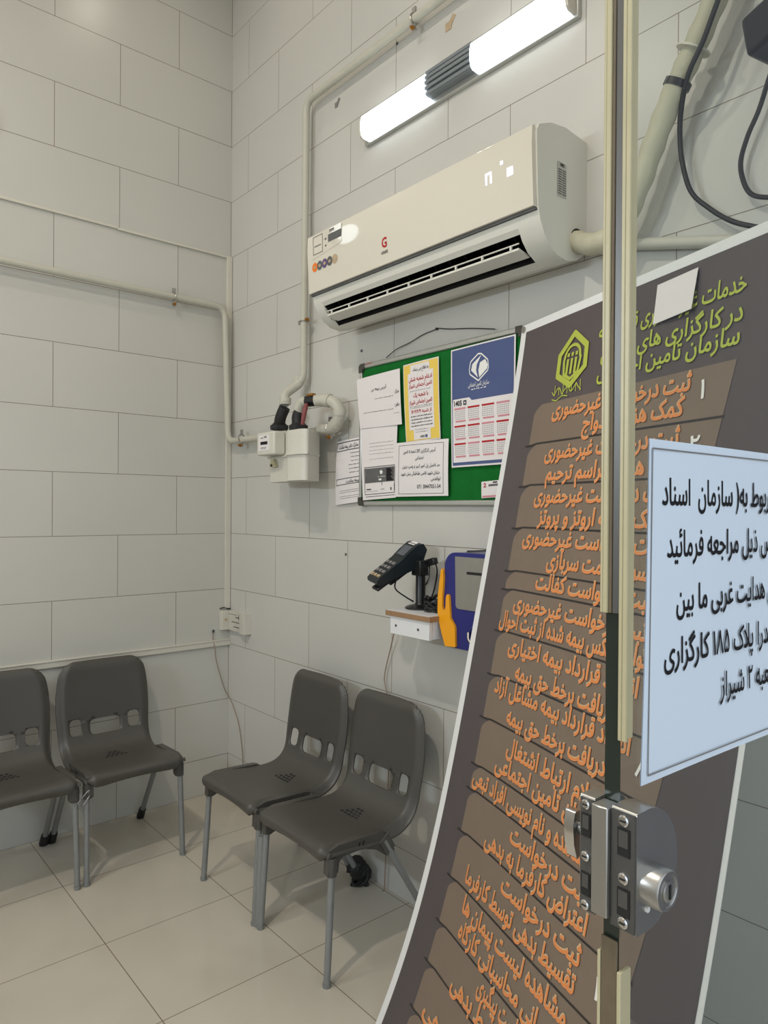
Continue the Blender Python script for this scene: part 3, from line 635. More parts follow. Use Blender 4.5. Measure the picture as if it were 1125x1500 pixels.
# 6: sheet taped on tiles left of the board
q, k1, k2 = paper([(.985, 1.822), (1.158, 1.832), (1.165, 1.56), (.975, 1.543)], .006, .010, curl=lambda u, v: .02*max(0, v-.75)*u)
frame(q, k1, .02, .93, .03, .17, .012, .012, 1); q.text('مدارک دفتر بیمه سلامت', k1, .12, .88, .13, .085, 1, .02)
for i, v_ in enumerate((.22, .28, .34, .40, .46, .52)): smalltext(q, k1, .60+.04*(i % 3)-.02*i, .94, v_, .016, 1, i)
frame(q, k1, .05, .96, .60, .70, .012, .01, 1); q.text('بیمه سلامت', k1, .45, .92, .675, .07, 1, .02)
for v_ in (.79, .82, .88, .91): smalltext(q, k1, .2, .95, v_, .012, 1, 4)
tag(q.build('notice_sheet', INKS, smooth=60), 'narrow white list sheet taped on the tiles left of the board', 'paper')
# card
q, k1, k2 = paper([(1.839, 1.625), (1.935, 1.63), (1.93, 1.572), (1.84, 1.568)], .020, .001, nu=4, nv=4)
rect(q, k1, .05, .98, .86, .97, 4, 2); q.text('2', k1, .10, .24, .35, .35, 3, .03); rect(q, k1, .35, .9, .2, .32, 8, 1); rect(q, k1, .55, .75, .06, .14, 1, 1)
tag(q.build('business_card', INKS, smooth=60), 'small white business card low on the board beside the banner', 'card')

# ------------------------------------------------------------------ shelf, card terminal, donation box
sf = thing('wall_shelf', 'small chipboard wall shelf with white front under the card terminal', 'shelf', (1.66, 0, 1.08))
b = MB(); b.box(1.548, 1.778, -.205, -.001, 1.147, 1.165); b.build('shelf_top', [M_WOODEDGE], sf, bevel=.0015)
b = MB(); b.box(1.553, 1.773, -.203, -.002, 1.1652, 1.1662); b.build('top_laminate', M_WHITEBOARD, sf)
b = MB(); b.box(1.566, 1.766, -.196, -.180, 1.083, 1.147)
for x in (1.597, 1.712): b.lathe([(.005, 0), (.005, .002)], (x, -.196, 1.114), (0, -1, 0), 1, 10)
b.build('front_board', [M_WHITEBOARD, M_STEELDK], sf, bevel=.001)
b = MB(); b.box(1.750, 1.766, -.1795, -.001, 1.085, 1.147); b.build('side_board', M_WHITEBOARD, sf)
b = MB(); b.box(1.553, 1.566, -.1795, -.001, 1.085, 1.147); b.build('side_board', M_WOODEDGE, sf)

ct = thing('card_terminal', 'black card payment terminal tilted on a black pole stand', 'card terminal', (1.60, -.085, 1.166))
bc = V(1.605, -.085, 1.166)
b = MB(); b.lathe([(.056, 0), (.056, .006), (.045, .011), (.022, .016), (.018, .022), (.018, .15)], bc, (0, 0, 1), 0, 24); b.build('pole_stand', M_BLACK, ct)
lo = V(1.525, -.245, 1.272); hi = V(1.578, -.068, 1.392); L_ = (hi-lo); ln = L_.length; lx = L_.normalized()
wv = V(.97, -.24, -.16); wv = (wv-lx*wv.dot(lx)).normalized(); nv_ = wv.cross(lx).normalized()
if nv_.z < 0: nv_ = -nv_
mid_ = (lo+hi)/2
def T(a, w, n_): return lo+lx*(a*ln)+wv*w+nv_*n_
prof = [(-.02, -.004), (.0, .006), (.08, .010), (.55, .014), (.72, .022), (.92, .026), (1.02, .016), (1.03, -.012), (.88, -.040), (.60, -.044), (.25, -.028), (.0, -.018)]
b = MB(); b.prism(prof, lambda a, n_: T(a, -.038, n_), wv*.076); bd = b.build('terminal_body', M_TEAL, ct, bevel=.007, seg=3)
b = MB(); b.add([T(.62, -.026, .0195), T(.62, .026, .0195), T(.84, .026, .0265), T(.84, -.026, .0265)], [(0, 1, 2, 3)]); b.build('screen', M_SCREEN, bd)
b = MB()
for r_ in range(4):
    for c_ in range(3):
        a = .06+r_*.11; w = -.022+c_*.022
        hgt = .0115+.0012*r_
        b.obox(T(a+.03, w, hgt), lx*.006, wv*.007, nv_*.003, (1 if (r_ == 0) else 0))
b.build('keypad', [M_GREYINK, M_TAPE], bd)
b = MB(); b.add([T(.88, -.022, .0268), T(.88, .022, .0268), T(.98, .022, .0235), T(.98, -.022, .0235)], [(0, 1, 2, 3)]); b.build('paper_slot_label', M_PAPER, bd)
b = MB(); b.obox(T(.08, 0, -.034), lx*.028, wv*.022, nv_*.006); b.obox(T(.45, 0, -.04), lx*.055, wv*.02, nv_*.012); b.obox(V(1.606, -.085, 1.315), V(.024, 0, 0), V(0, .026, 0), V(0, 0, .028)); b.obox(V(1.628, -.06, 1.335), V(.03, 0, .008), V(0, .012, 0), V(-.003, 0, .012)); b.build('holder', M_BLACK, ct, bevel=.004)
b = MB()
b.tube(spline([T(.35, .03, -.03), V(1.55, -.16, 1.24), V(1.57, -.13, 1.21), V(1.585, -.10, 1.19)], 6), .003, 0, 6)
b.tube(spline([V(1.65, -.06, 1.34), V(1.665, -.06, 1.31), V(1.655, -.06, 1.25), V(1.645, -.07, 1.20), V(1.66, -.08, 1.18)], 6), .003, 0, 6)
b.tube(spline([V(1.63, -.07, 1.32), V(1.645, -.08, 1.29), V(1.64, -.085, 1.265), V(1.625, -.085, 1.25)], 6), .003, 0, 6)
for k in range(5):
    a0 = k*1.3; b.tube(spline([V(1.70+.045*math.cos(a0+t), -.085+.05*math.sin(a0+t), 1.174+.009*k+.012*math.sin(3*t+k)) for t in np.linspace(0, 5.6, 10)], 4), .0065, 0, 6)
b.build('coiled_cable', M_BLACK, ct)
b = MB(); b.tube(spline([W(606, 870, .09), W(597, 885, .07), W(592, 893, .012)], 4)[:1]+spline([W(576, 929, .03), W(572, 950, .02), W(566, 975, .015), W(563, 995, .015), W(568, 1018, .02), W(575, 1060, .02), (1.35, -.02, .03), (1.34, -.03, .004)], 6)[0:], .0022, 0, 6) if False else b.tube(spline([W(577, 928, .03), W(572, 950, .02), W(566, 975, .015), W(563, 995, .015), W(567, 1018, .02), W(571, 1060, .02), (1.34, -.02, .03), (1.34, -.03, .004)], 6), .0025, 0, 6)
tag(b.build('shelf_cord', M_CORD), 'thin grey brown cord hanging down the wall from the shelf', 'cord')

db = thing('donation_box', 'blue metal donation box with yellow hand and steel front plate', 'donation box', (1.9, 0, 1.07))
def arc(cx, cy, r, a0, a1, n=7): return [(cx+r*math.cos(R(a0+(a1-a0)*i/n)), cy+r*math.sin(R(a0+(a1-a0)*i/n))) for i in range(n+1)]
out = [(1.800, 1.066), (2.075, 1.066), (2.083, 1.12)]+arc(2.035, 1.337, .048, 0, 90)+arc(1.842, 1.337, .048, 90, 180)+[(1.789, 1.27), (1.79, 1.14)]
b = MB(); b.prism(out, lambda u, v: (u, -.001, v), V(0, -.150, 0)); b.build('box_body', M_BLUE, db, bevel=.006, seg=3)
pl = [(1.845, 1.380), (2.035, 1.380), (2.035, 1.212)]+arc(2.022, 1.212, .013, 0, -90, 4)+arc(1.862, 1.212, .013, 270, 180, 4)
b = MB(); b.prism([(u, min(v, 1.372)) for u, v in pl], lambda u, v: (u, -.152, v), V(0, -.003, 0)); b.box(1.899, 1.978, -.1562, -.1545, 1.316, 1.325, 1); b.prism([(1.845, 1.372), (2.035, 1.372), (2.035, 1.386), (1.845, 1.386)], lambda u, v: (u, -.155+(v-1.372)*.8, v), V(0, .012, 0)) if False else None
b.build('steel_plate', [M_STEEL, M_DARK], db, bevel=.0006)
hand = [(1.788, 1.329), (1.794, 1.322), (1.796, 1.29), (1.792, 1.237), (1.791, 1.203), (1.794, 1.191), (1.799, 1.188), (1.805, 1.191), (1.807, 1.203), (1.808, 1.232), (1.812, 1.242), (1.818, 1.244), (1.823, 1.236), (1.826, 1.20), (1.829, 1.165), (1.848, 1.142), (1.851, 1.132), (1.854, 1.071), (1.806, 1.068), (1.79, 1.107), (1.777, 1.144), (1.769, 1.181), (1.77, 1.235), (1.778, 1.289), (1.783, 1.32)]
b = MB(); b.prism(hand, lambda u, v: (u, -.146, v), V(0, -.014, 0)); b.build('hand_emblem', M_HAND, db, bevel=.003)
b = MB(); b.tube([(1.85, -.10, 1.388), (1.90, -.11, 1.391), (1.97, -.115, 1.398)], .003, 0, 6); b.build('top_rod', M_STEELDK, db)
b = MB(); b.tube([V(1.936+.026*math.cos(a), -.156, 1.112+.034*math.sin(a)) for a in np.linspace(0, 2*math.pi, 25)], .005, 0, 8); b.tube(spline([(1.915, -.162, 1.128), (1.922, -.168, 1.108), (1.935, -.168, 1.095)], 5), .005, 1, 8); b.build('lock_ring', [M_BLUE, M_CHROME], db)

# ------------------------------------------------------------------ chairs
CPROF = [(-.252, .385), (-.268, .405), (-.270, .428), (-.255, .443), (-.215, .447), (-.14, .441), (-.06, .433), (.01, .429), (.06, .434), (.098, .453), (.122, .485), (.136, .53), (.146, .59), (.156, .67), (.164, .75), (.170, .822)]
cp = np.array(CPROF); cp_s = np.concatenate([[0], np.cumsum(np.hypot(*np.diff(cp, axis=0).T))]); CL = cp_s[-1]
# smooth resample
_sp = spline([V(0, y, z) for y, z in CPROF], 8); _a = np.array([(p.y, p.z) for p in _sp]); _s = np.concatenate([[0], np.cumsum(np.hypot(*np.diff(_a, axis=0).T))]); CL = _s[-1]
def cprof(s):
    s = min(max(s, 0), CL); y = np.interp(s, _s, _a[:, 0]); z = np.interp(s, _s, _a[:, 1])
    e = .004; y0, z0 = np.interp(max(s-e, 0), _s, _a[:, 0]), np.interp(max(s-e, 0), _s, _a[:, 1]); y1, z1 = np.interp(min(s+e, CL), _s, _a[:, 0]), np.interp(min(s+e, CL), _s, _a[:, 1])
    t = np.array([y1-y0, z1-z0]); t /= np.hypot(*t); return float(y), float(z), -t[1], t[0]      # normal: up on the seat, forward on the back
_hs = np.linspace(0, CL, 400); _hb = np.interp(_hs, [0, .25, .36, .43, .50, .58, .66, .74, CL], [.2135, .2135, .206, .203, .206, .2115, .2105, .2015, .180])
_k = np.exp(-.5*(np.arange(-30, 31)/11)**2); _k /= _k.sum(); _hb = np.convolve(np.pad(_hb, 30, 'edge'), _k, 'valid')
def _corner(d, r): return 0 if d >= r else r-math.sqrt(max(0, r*r-(r-d)**2))
def chw(s): return float(np.interp(s, _hs, _hb)) - _corner(CL-s, .062) - _corner(s, .030)*.8
def sS(z):            # arc length where the back reaches height z
    idx = np.where(_a[:, 0] > .1)[0]; return float(np.interp(z, _a[idx, 1], _s[idx]))
def cmap(x, s):
    hw = chw(s); y, z, ny, nz = cprof(s); u = abs(x)/max(hw, .01)
    e = max(0, (u-.84)/.16); e = min(e, 1); drop = .030*e*e*(3-2*e)
    drop *= 1-.45*min(1, max(0, (s-.42)/.1))
    dish = .012*(1-min(u, 1)**2)
    lip = min(1, max(0, (s-(CL-.035))/.035)); drop = (drop**4+(.015*lip*lip)**4)**.25 if drop+lip > 0 else 0
    return V(x, y-ny*(drop+dish), z-nz*(drop+dish))
def rrect(x0, x1, y0, y1, r, n=5): return arc(x1-r, y1-r, r, 0, 90, n)+arc(x0+r, y1-r, r, 90, 180, n)+arc(x0+r, y0+r, r, 180, 270, n)+arc(x1-r, y0+r, r, 270, 360, n)
def chair_shell():
    ss = list(np.concatenate([np.linspace(0, .03, 9), np.linspace(.045, CL-.07, 52), CL-.062*(1-np.sin(np.linspace(0, math.pi/2, 14)))])); outl = [(chw(s), s) for s in ss]+[(x, CL) for x in np.linspace(.105, -.105, 9)]+[(-chw(s), s) for s in ss[::-1]]+[(x, 0) for x in np.linspace(-.17, .17, 13)]
    zlo, zhi = sS(.492), sS(.562)
    holes = [rrect(-.068, .068, zlo, zhi-.006, .02), rrect(-.158, -.105, zlo+.006, zhi+.004, .018), rrect(.105, .158, zlo+.006, zhi+.004, .018)]
    slots = []
    for r_ in range(4):
        for k in range(r_+2):
            x = (k-(r_+1)/2)*.021; s = .375-.0165*r_
            slots.append([(x-.0085, s-.0025), (x+.004, s-.0055), (x+.0085, s+.0025), (x-.004, s+.0055)])
    pts = list(outl); edges = [(i, (i+1) % len(outl)) for i in range(len(outl))]
    for h_ in holes:
        b0 = len(pts); pts += h_; edges += [(b0+i, b0+(i+1) % len(h_)) for i in range(len(h_))]
    for s in np.linspace(.004, CL-.008, 60):
        hw = chw(s)
        for t in np.concatenate([np.linspace(-.98, -.8, 6), np.linspace(-.7, .7, 15), np.linspace(.8, .98, 6)]):
            p = (t*hw, s)
            if any(inside(p, [(hx, hs) for hx, hs in h_]) for h_ in holes): continue
            if any(min((p[0]-hx)**2+(p[1]-hs)**2 for hx, hs in h_) < 9e-6 for h_ in holes): continue
            pts.append(p)
    vo, eo, fo, *_ = delaunay_2d_cdt([Vector(p) for p in pts], edges, [], 0, 1e-6)
    q = MB(); keep = []
    for f in fo:
        c = (sum(vo[i].x for i in f)/len(f), sum(vo[i].y for i in f)/len(f))
        if inside(c, outl) and not any(inside(c, h_) for h_ in holes): keep.append(tuple(f))
    q.add([cmap(p.x, p.y) for p in vo], keep)
    for sl in slots: q.add([cmap(x, s)+V(0, 0, .0012) for x, s in sl], [(0, 1, 2, 3)], 1)  # dark quads paint the shade inside the seat perforations
    return q
def make_chair(label):
    t = thing('stacking_chair', label, 'chair', (0, 0, 0), 'grey plastic chairs'); 
    o = chair_shell().build('seat_shell', [M_CHAIR, M_DARK], t, local=True, smooth=50)
    sm = o.modifiers.new('thickness', 'SOLIDIFY'); sm.thickness = .007; sm.offset = -1; sm.use_rim = True
    for s_ in (-1, 1):
        q = MB(); pl = [(-.238, .430), (-.243, .352), (-.222, .346), (-.203, .352), (-.198, .385), (-.18, .398), (-.10, .398), (-.045, .378), (.0, .345), (.028, .338), (.04, .352), (.02, .395), (.0, .425), (-.02, .432), (-.2, .440)]
        q.prism(pl if s_ > 0 else pl[::-1], lambda y, z: V(s_*.178, y, z), V(s_*.027, 0, 0))
        q.lathe([(.018, 0), (.019, .05), (.017, .06)], (s_*.197, -.224, .346), (0, 0, 1), 0, 14)
        q.obox(V(s_*.202, .002, .385), V(.011, 0, 0), V(0, .016, -.026), V(0, .018, .012))
        for dy in (0, .018): q.obox(V(s_*.2055, -.118+dy, .412), V(.0006, 0, 0), V(0, .003, 0), V(0, .004, .013), 1)
        q.build('leg_bracket', [M_CHAIR, M_DARK], t, local=True, bevel=.004)
    for s_ in (-1, 1):
        q = MB(); q.tube([(s_*.199, -.222, .40), (s_*.205, -.245, .008)], .0115, 0, 12); lg = q.build('leg', M_LEG, t, local=True)
        q = MB(); q.lathe([(.013, 0), (.014, .012)], (s_*.205, -.2455, 0), (0, 0, 1), 0, 12); q.build('foot_cap', M_LEG, lg, local=True)
        q = MB(); q.tube([(s_*.203, -.010, .40), (s_*.205, .234, .012)], .0115, 0, 12); lg = q.build('leg', M_LEG, t, local=True)
        q = MB(); q.tube([(s_*.2045, .208, .055), (s_*.205, .236, .010), (s_*.205, .240, .0)], [.0165, .019, .017], 0, 10); q.build('rubber_foot', M_SOFTBLACK, lg, local=True)
    return t
c1 = make_chair('grey plastic chair on the right wall side, nearest the banner')
c1.location = (1.452, -.288, 0); c1.rotation_euler = (0, 0, 0)
dup(c1, (1.007, -.293, 0), 0, 'grey plastic chair on the right wall side, nearer the room corner')
dup(c1, (.300, -.717, 0), R(90), 'grey plastic chair against the left wall, nearer the room corner')
dup(c1, (.302, -1.163, 0), R(90), 'grey plastic chair against the left wall, cut by the left picture edge')
# ties that bind neighbouring legs together
def bind(P0, P1, name, label, m, r=.027, seed=1, up=True):
    rnd = random.Random(seed); q = MB(); n = 12; P0 = Vector(P0); P1 = Vector(P1)
    q.tube([P0+(P1-P0)*i/n for i in range(n+1)], [r*rnd.uniform(.85, 1.1) for _ in range(n+1)], 0, 9); tag(q.build(name, m, smooth=25), label, 'binding')
q = MB(); rnd = random.Random(3)
for k in range(3):
    a = k*1.25; q.tube(spline([V(.535+.024*math.cos(a+t), -.940+.032*math.sin(t)*math.cos(a), .335+.02*k*.6+.03*math.sin(t*1.3+a)) for t in np.linspace(0, 5, 8)], 4), .0025, 0, 5)
tag(q.build('plastic_tie', M_CLEAR), 'clear plastic strip tied round the paired front legs of the left wall chairs', 'tie')
q = MB(); q.tube([V(1.232, -.518, .33)+V(0, -.0125, -.325)*(i/14) for i in range(15)], [.0165+.002*rnd.random() for _ in range(15)], 0, 9)
tag(q.build('tape_wrapping', M_LEG, smooth=20), 'wrinkled grey tape round the paired front legs of the right wall chairs', 'tape')
q = MB(); q.tube(spline([(1.232, -.03, .02), (1.232, -.06, .05), (1.232, -.085, .085), (1.232, -.095, .10)], 4), [.03, .036, .04, .038, .04, .042, .038, .041, .04, .036, .038, .034, .028], 0, 9)
for k in range(6): q.tube(spline([V(1.232+.04*math.cos(k+t), -.08+.03*math.sin(t), .05+.045*math.sin(k*2+t*.8)) for t in np.linspace(0, 4, 6)], 3), .007, 0, 5)
tag(q.build('rubber_binding', M_SOFTBLACK, smooth=20), 'dark rubber bundle tying the rear legs of the right wall chairs', 'binding')

# ------------------------------------------------------------------ leaning banner
AB = R(18.8); bw = V(math.cos(AB), -math.sin(AB), 0); bn = V(-math.sin(AB), -math.cos(AB), 0); TL = V(2.05, -.068, 2.113)
cf = [0.026243808921342086, -0.14109562460833955, 0.29313463904392306, -0.46953591897837255, 0.4912615639364903]
zz = np.linspace(2.113, .012, 300); aa = np.polyval(cf, zz); aa -= aa[0]; tt = np.concatenate([[0], np.cumsum(np.hypot(np.diff(zz), np.diff(aa)))]); BL = float(tt[-1])
def bs(s, t, lift=0.0):
    a = float(np.interp(t, tt, aa)); z = float(np.interp(t, tt, zz))
    wob = .004*math.sin(7*s+2*t)*math.sin(math.pi*min(1, max(0, t/BL)))
    return TL+bw*s+bn*(a+lift+wob)+V(0, 0, z-2.113)
ban = thing('leaning_banner', 'tall brown poster banner with orange writing leaning against the right wall', 'banner', tuple(bs(.5, BL)))
b = MB(); NU, NV = 14, 60
b.grid(lambda u, v: bs(u*1.012, v*BL, 0), NU, NV, 0); b.grid(lambda u, v: bs(u*1.012, v*BL, -.0012), NU, NV, 0)
b.grid(lambda u, v: bs(.030+u*.970, .026+v*(BL-.03), .0010), NU, NV, 1)
l1 = lambda s, t: bs(s, t, .0020); l2 = lambda s, t: bs(s, t, .0030); l3 = lambda s, t: bs(s, t, .0040); l4 = lambda s, t: bs(s, t, .0046)
rows = [.278, .400, .523, .648, .775, .829, .951, 1.078, 1.203, 1.338, 1.408, 1.528, 1.657, 1.782, 1.893, 2.02]
for i, t0 in enumerate(rows):
    t1 = (rows[i+1] if i+1 < len(rows) else BL-.02)
    h_ = t1-t0; rcor = .03
    pl = [(.150+.0, t0+.034), (.155, t0+.018), (.166, t0+.006), (.185, t0)]
    for k in range(13): pl.append((.185+(.865-.185)*(k+1)/13, t0-.020*min(1, (k+1)/13)*(1 if i < 2 else .0)))
    pl += [(.845, t1-.012), (.835, t1-.002)]
    for k in range(13): pl.append((.835-(.835-.142)*(k+1)/13, t1-.002))
    # strips so that the print follows the sheet
    n_ = 12
    for k in range(n_):
        f0, f1 = k/n_, (k+1)/n_
        def lft(f): return .146+.034*max(0, 1-f*h_/.034)**2
        def rgt(f): return .866-.016*(f+(i % 2))
        b.grid(lambda u, v: l1((lft(f0)*(1-v)+lft(f1)*v)*(1-u)+(rgt(f0)*(1-v)+rgt(f1)*v)*u, t0+h_*(f0*(1-v)+f1*v)), 10, 1, 2)
    if i > 0: b.grid(lambda u, v: l2((.128+.010*u*0)+(.855-.128)*u, t0-.0025+.005*v+ (-.004 if u > .05 else .0)), 24, 1, 3)
def bt(s_, u0, u1, t, h=.060, mi=4, bold=.020, glow=True):
    if glow: b.text(s_, lambda u, v: l3(u-.0012, v-.0012), u0, u1, t, h, 5, bold+.018)
    b.text(s_, l4, u0, u1, t, h, mi, bold)
bt('خدمات غیرحضوری قابل ارائه', .405, .868, .134, .058, 6, .018, False)
bt('در کارگزاری های رسمی', .425, .868, .196, .058, 6, .018, False)
bt('سازمان تامین اجتماعی', .420, .868, .246, .058, 6, .018, False)
LINES = [('ثبت درخواست غیرحضوری', .243, .752, .325), ('کمک هزینه ازدواج', .389, .742, .380), ('ثبت درخواست غیرحضوری', .240, .741, .447), ('هزینه مراسم ترحیم', .260, .646, .508),
         ('ثبت درخواست غیرحضوری', .223, .741, .572), ('کمک هزینه اروتز و پروتز', .255, .741, .632), ('ثبت درخواست غیرحضوری', .199, .741, .692), ('کسری خدمت سربازی', .328, .741, .750),
         ('ثبت درخواست کفالت', .294, .741, .812), ('ثبت درخواست غیرحضوری', .207, .741, .879), ('گواهی عکس بیمه شده از ثبت احوال', .150, .760, .934), ('انعقاد قرارداد بیمه اختیاری', .216, .741, 1.000),
         ('و دریافت برخط حق بیمه', .269, .715, 1.066), ('انعقاد قرارداد بیمه مشاغل آزاد', .182, .745, 1.120), ('و دریافت برخط حق بیمه', .265, .715, 1.187), ('استعلام ارتباط اشتغال', .291, .741, 1.262),
         ('سازمان تامین اجتماعی', .252, .715, 1.318), ('مشاهده و نام نویسی افراد تبعی', .156, .690, 1.388), ('ثبت درخواست', .381, .700, 1.456), ('اعتراض کارفرما به بدهی', .274, .712, 1.512),
         ('ثبت درخواست', .388, .712, 1.578), ('تقسیط بدهی توسط کارفرما', .223, .712, 1.634), ('مشاهده لیست پیمان ها', .243, .708, 1.704), ('و مبانی محاسباتی کارگاه', .253, .700, 1.764),
         ('ثبت درخواست پیگیری', .392, .705, 1.824), ('تقسیط بدهی', .282, .560, 1.882), ('مشاهده بدهی', .198, .600, 2.000)]
for s_, u0, u1, t in LINES: bt(s_, u0, u1, t)
nums = ['۱', '۲', '۳', '۴', '۵', '۶', '۷', '۸', '۹', '۱۰', '۱۱', '۱۲', '۱۳', '۱۴']
for i, nn in enumerate(nums):
    tm = (rows[i]+rows[i+1])/2-.012; b.text(nn, l4, .775, .80, tm+.022, .06, 7, .02, align='center')
# emblem: green hexagon with three figures under an arch, and pen strokes below
def bline(P, w, mi):
    for (x0, y0), (x1, y1) in zip(P[:-1], P[1:]):
        d = V(x1-x0, y1-y0, 0)
        if d.length < 1e-6: continue
        d.normalize(); nx, ny = -d.y*w, d.x*w; ex, ey = d.x*w*.5, d.y*w*.5
        b.add([l3(x0+nx-ex, y0+ny-ey), l3(x1+nx+ex, y1+ny+ey), l3(x1-nx+ex, y1-ny+ey), l3(x0-nx-ex, y0-ny-ey)], [(0, 1, 2, 3)], mi)
hx = [(.296, .090), (.356, .135), (.360, .195), (.304, .240), (.240, .205), (.238, .145), (.296, .090)]; bline(hx, .0085, 6)
bline([(.268, .205), (.262, .165)]+[(.298+.034*math.cos(a), .158-.034*math.sin(a)) for a in np.linspace(math.pi, 0, 10)]+[(.336, .165), (.330, .205), (.30, .222), (.268, .205)], .0045, 6)
for k in range(3):
    x = .280+.018*k; bline([(x, .165), (x, .205)], .005, 6); bline([(x, .148), (x, .154)], .005, 6)
rnd = random.Random(5)
bline([(.225+.012*i, .250+.012*math.sin(i*1.9)) for i in range(12)], .0016, 6); bline([(.23, .272), (.25, .278), (.275, .266), (.30, .27)], .0016, 6)
for k in range(7): bline([(.236+.019*k, .232+.006*(k % 2)), (.240+.019*k, .262)], .0014, 6)
b.build('printed_sheet', [M_BANHEM, M_BANDK, M_BANPANEL, M_BANLINE, M_BANTEXT, M_BANGLOW, M_BANGREEN, M_WHITEINK], ban, smooth=50)
b = MB()
for s0, t0, s1, t1 in ((.02, .02, .99, BL-.02), (.99, .02, .02, BL-.02)):
    b.tube([bs(s0+(s1-s0)*k/20, t0+(t1-t0)*k/20, -.016-.02*math.sin(math.pi*k/20)) for k in range(21)], .006, 0, 8)
b.build('crossed_poles', M_STEELDK, ban)
for s0, t0 in ((.014, .014), (.998, .014)):
    q = MB(); q.lathe([(.010, 0), (.010, .003), (.004, .003)], bs(s0, t0, .0015), bn, 0, 12); q.build('eyelet', M_STEEL, ban)
wn = lambda u, v: bs(.607+.124*u+.004*v*u, .047+.097*v-.004*u, .006+.010*u*v)
b = MB(); b.grid(wn, 6, 6, 0); b.grid(lambda u, v: wn(u, v)+bn*.0006, 6, 6, 0)
tag(b.build('blank_paper', M_PAPER), 'small blank white paper taped over the heading of the banner', 'paper')

# ------------------------------------------------------------------ glass door leaf with seal, lock and notice
TH = R(2.5); dh = V(math.sin(TH), math.cos(TH), 0); do = V(math.cos(TH), -math.sin(TH), 0); DB = V(3.26107, -1.48749, 0); GT = .0107
def D(h, o, z): return DB+dh*h+do*o+V(0, 0, z)
door = thing('glass_door', 'frameless glass door leaf standing open at the right of the picture', 'door', tuple(D(.5, 0, 0)))
b = MB(); P = [D(0, -GT, .012), D(1.02, -GT, .012), D(1.02, 0, .012), D(0, 0, .012)]; Q = [p+V(0, 0, 2.68) for p in P]
b.add(P+Q, [(0, 1, 5, 4), (2, 3, 7, 6)], 0); b.add(P+Q, [(1, 2, 6, 5), (3, 0, 4, 7), (0, 3, 2, 1), (4, 5, 6, 7)], 1)
b.build('glass_pane', [M_GLASS, M_GLASSEDGE], door, smooth=0)
def dbox(q, h0, h1, o0, o1, z0, z1, mi=0): q.obox(D((h0+h1)/2, (o0+o1)/2, (z0+z1)/2), dh*((h1-h0)/2), do*((o1-o0)/2), V(0, 0, (z1-z0)/2), mi)
b = MB(); dbox(b, -.0032, -.0006, -.0112, -.0078, 1.466, 2.69); dbox(b, -.0032, .009, -.0130, -.0110, 1.466, 2.69); dbox(b, -.0022, -.0006, -.0078, -.0056, 1.466, 2.69, 1); dbox(b, -.0016, -.0006, -.0056, .0, 1.466, 2.69, 2)
dbox(b, -.0040, .008, .0004, .0030, 1.392, 2.69); dbox(b, -.0040, -.002, .0030, .0062, 1.392, 2.69)
b.build('edge_seal', [M_SEAL, M_SEALBROWN, M_STEELDK], door, bevel=.0005)
b = MB(); dbox(b, -.0030, .008, .0004, .0030, .02, 1.255); dbox(b, -.0026, -.0006, -.0107, .0, .02, 1.272, 1); dbox(b, -.0030, .008, -.013, -.0110, .02, 1.262); b.build('edge_seal', [M_SEAL, M_SEALBROWN], door, bevel=.0005)
# lock
lk = MB(); z0, z1 = 1.2855, 1.3550; zc = (z0+z1)/2
dsh = [(-.009, z0), (-.009, z1), (.004, z1+.0005)]+[(.004+.030*math.sin(a), zc+.035*math.cos(a)) for a in np.linspace(.12, math.pi-.12, 14)]+[(.004, z0-.0005)]
lk.prism(dsh, lambda u, v: D(u, .0004, v), do*.0166); lock = lk.build('lock_case', M_STEEL, door, bevel=.0012)
q = MB(); dbox(q, -.0102, -.0088, .001, .0162, z0+.001, z1-.001)
for z, hh in ((z1-.018, .008), (z0+.017, .008)): dbox(q, -.0108, -.0100, .0055, .0135, z-hh, z+hh, 1); dbox(q, -.0112, -.0106, .0065, .0125, z-hh*.35, z+hh*.85, 2)
for z in (z1-.0055, zc-.004, z0+.0055):
    q.lathe([(.0034, 0), (.0034, .001), (.0026, .0016)], D(-.0102, .0095, z), -dh, 3, 12); q.obox(D(-.0120, .0095, z), dh*.0004, do*.0018, V(0, 0, .0004), 1)
q.build('face_plate', [M_STEELDK, M_DARK, M_STEELDK, M_CHROME], lock)
q = MB(); dbox(q, -.0135, -.0006, -.0106, .0004, z0+.004, z1-.001); q.build('edge_bridge', M_STEEL, lock, bevel=.0008)
q = MB(); dsh2 = [(u, v) for u, v in dsh]; q.prism(dsh2[::-1], lambda u, v: D(u, -GT-.0004, v), -do*.0105); ins = q.build('lock_case', M_STEEL, door, bevel=.0012)
q = MB(); dbox(q, -.0102, -.0088, -.0205, -.0115, z0+.001, z1-.001)
for z in (z1-.017, z0+.017): dbox(q, -.0108, -.0100, -.0195, -.0130, z-.007, z+.007, 1); dbox(q, -.0112, -.0106, -.0185, -.0140, z-.002, z+.006, 2)
for z in (z1-.0045, zc-.001, z0+.0045): q.lathe([(.003, 0), (.003, .001), (.0022, .0016)], D(-.0102, -.0165, z), -dh, 3, 12); q.obox(D(-.0118, -.0165, z), dh*.0004, do*.0016, V(0, 0, .0004), 1)
q.build('face_plate', [M_STEELDK, M_DARK, M_STEELDK, M_CHROME], ins)
q = MB(); q.lathe([(.0118, 0), (.0118, .0105), (.0110, .0122), (.0092, .0122), (.0088, .0112)], D(.004, .0168, 1.3125), do, 0, 32); kn = q.build('lock_cylinder', M_STEEL, lock)
q = MB(); q.lathe([(.0058, 0), (.0058, .0012), (.0050, .0016)], D(.004, .0280, 1.3125), do, 0, 24); q.obox(D(.004, .0298, 1.3125), dh*.0009, do*.0003, V(0, 0, .0040), 1); q.build('keyway', [M_STEEL, M_DARK], kn)
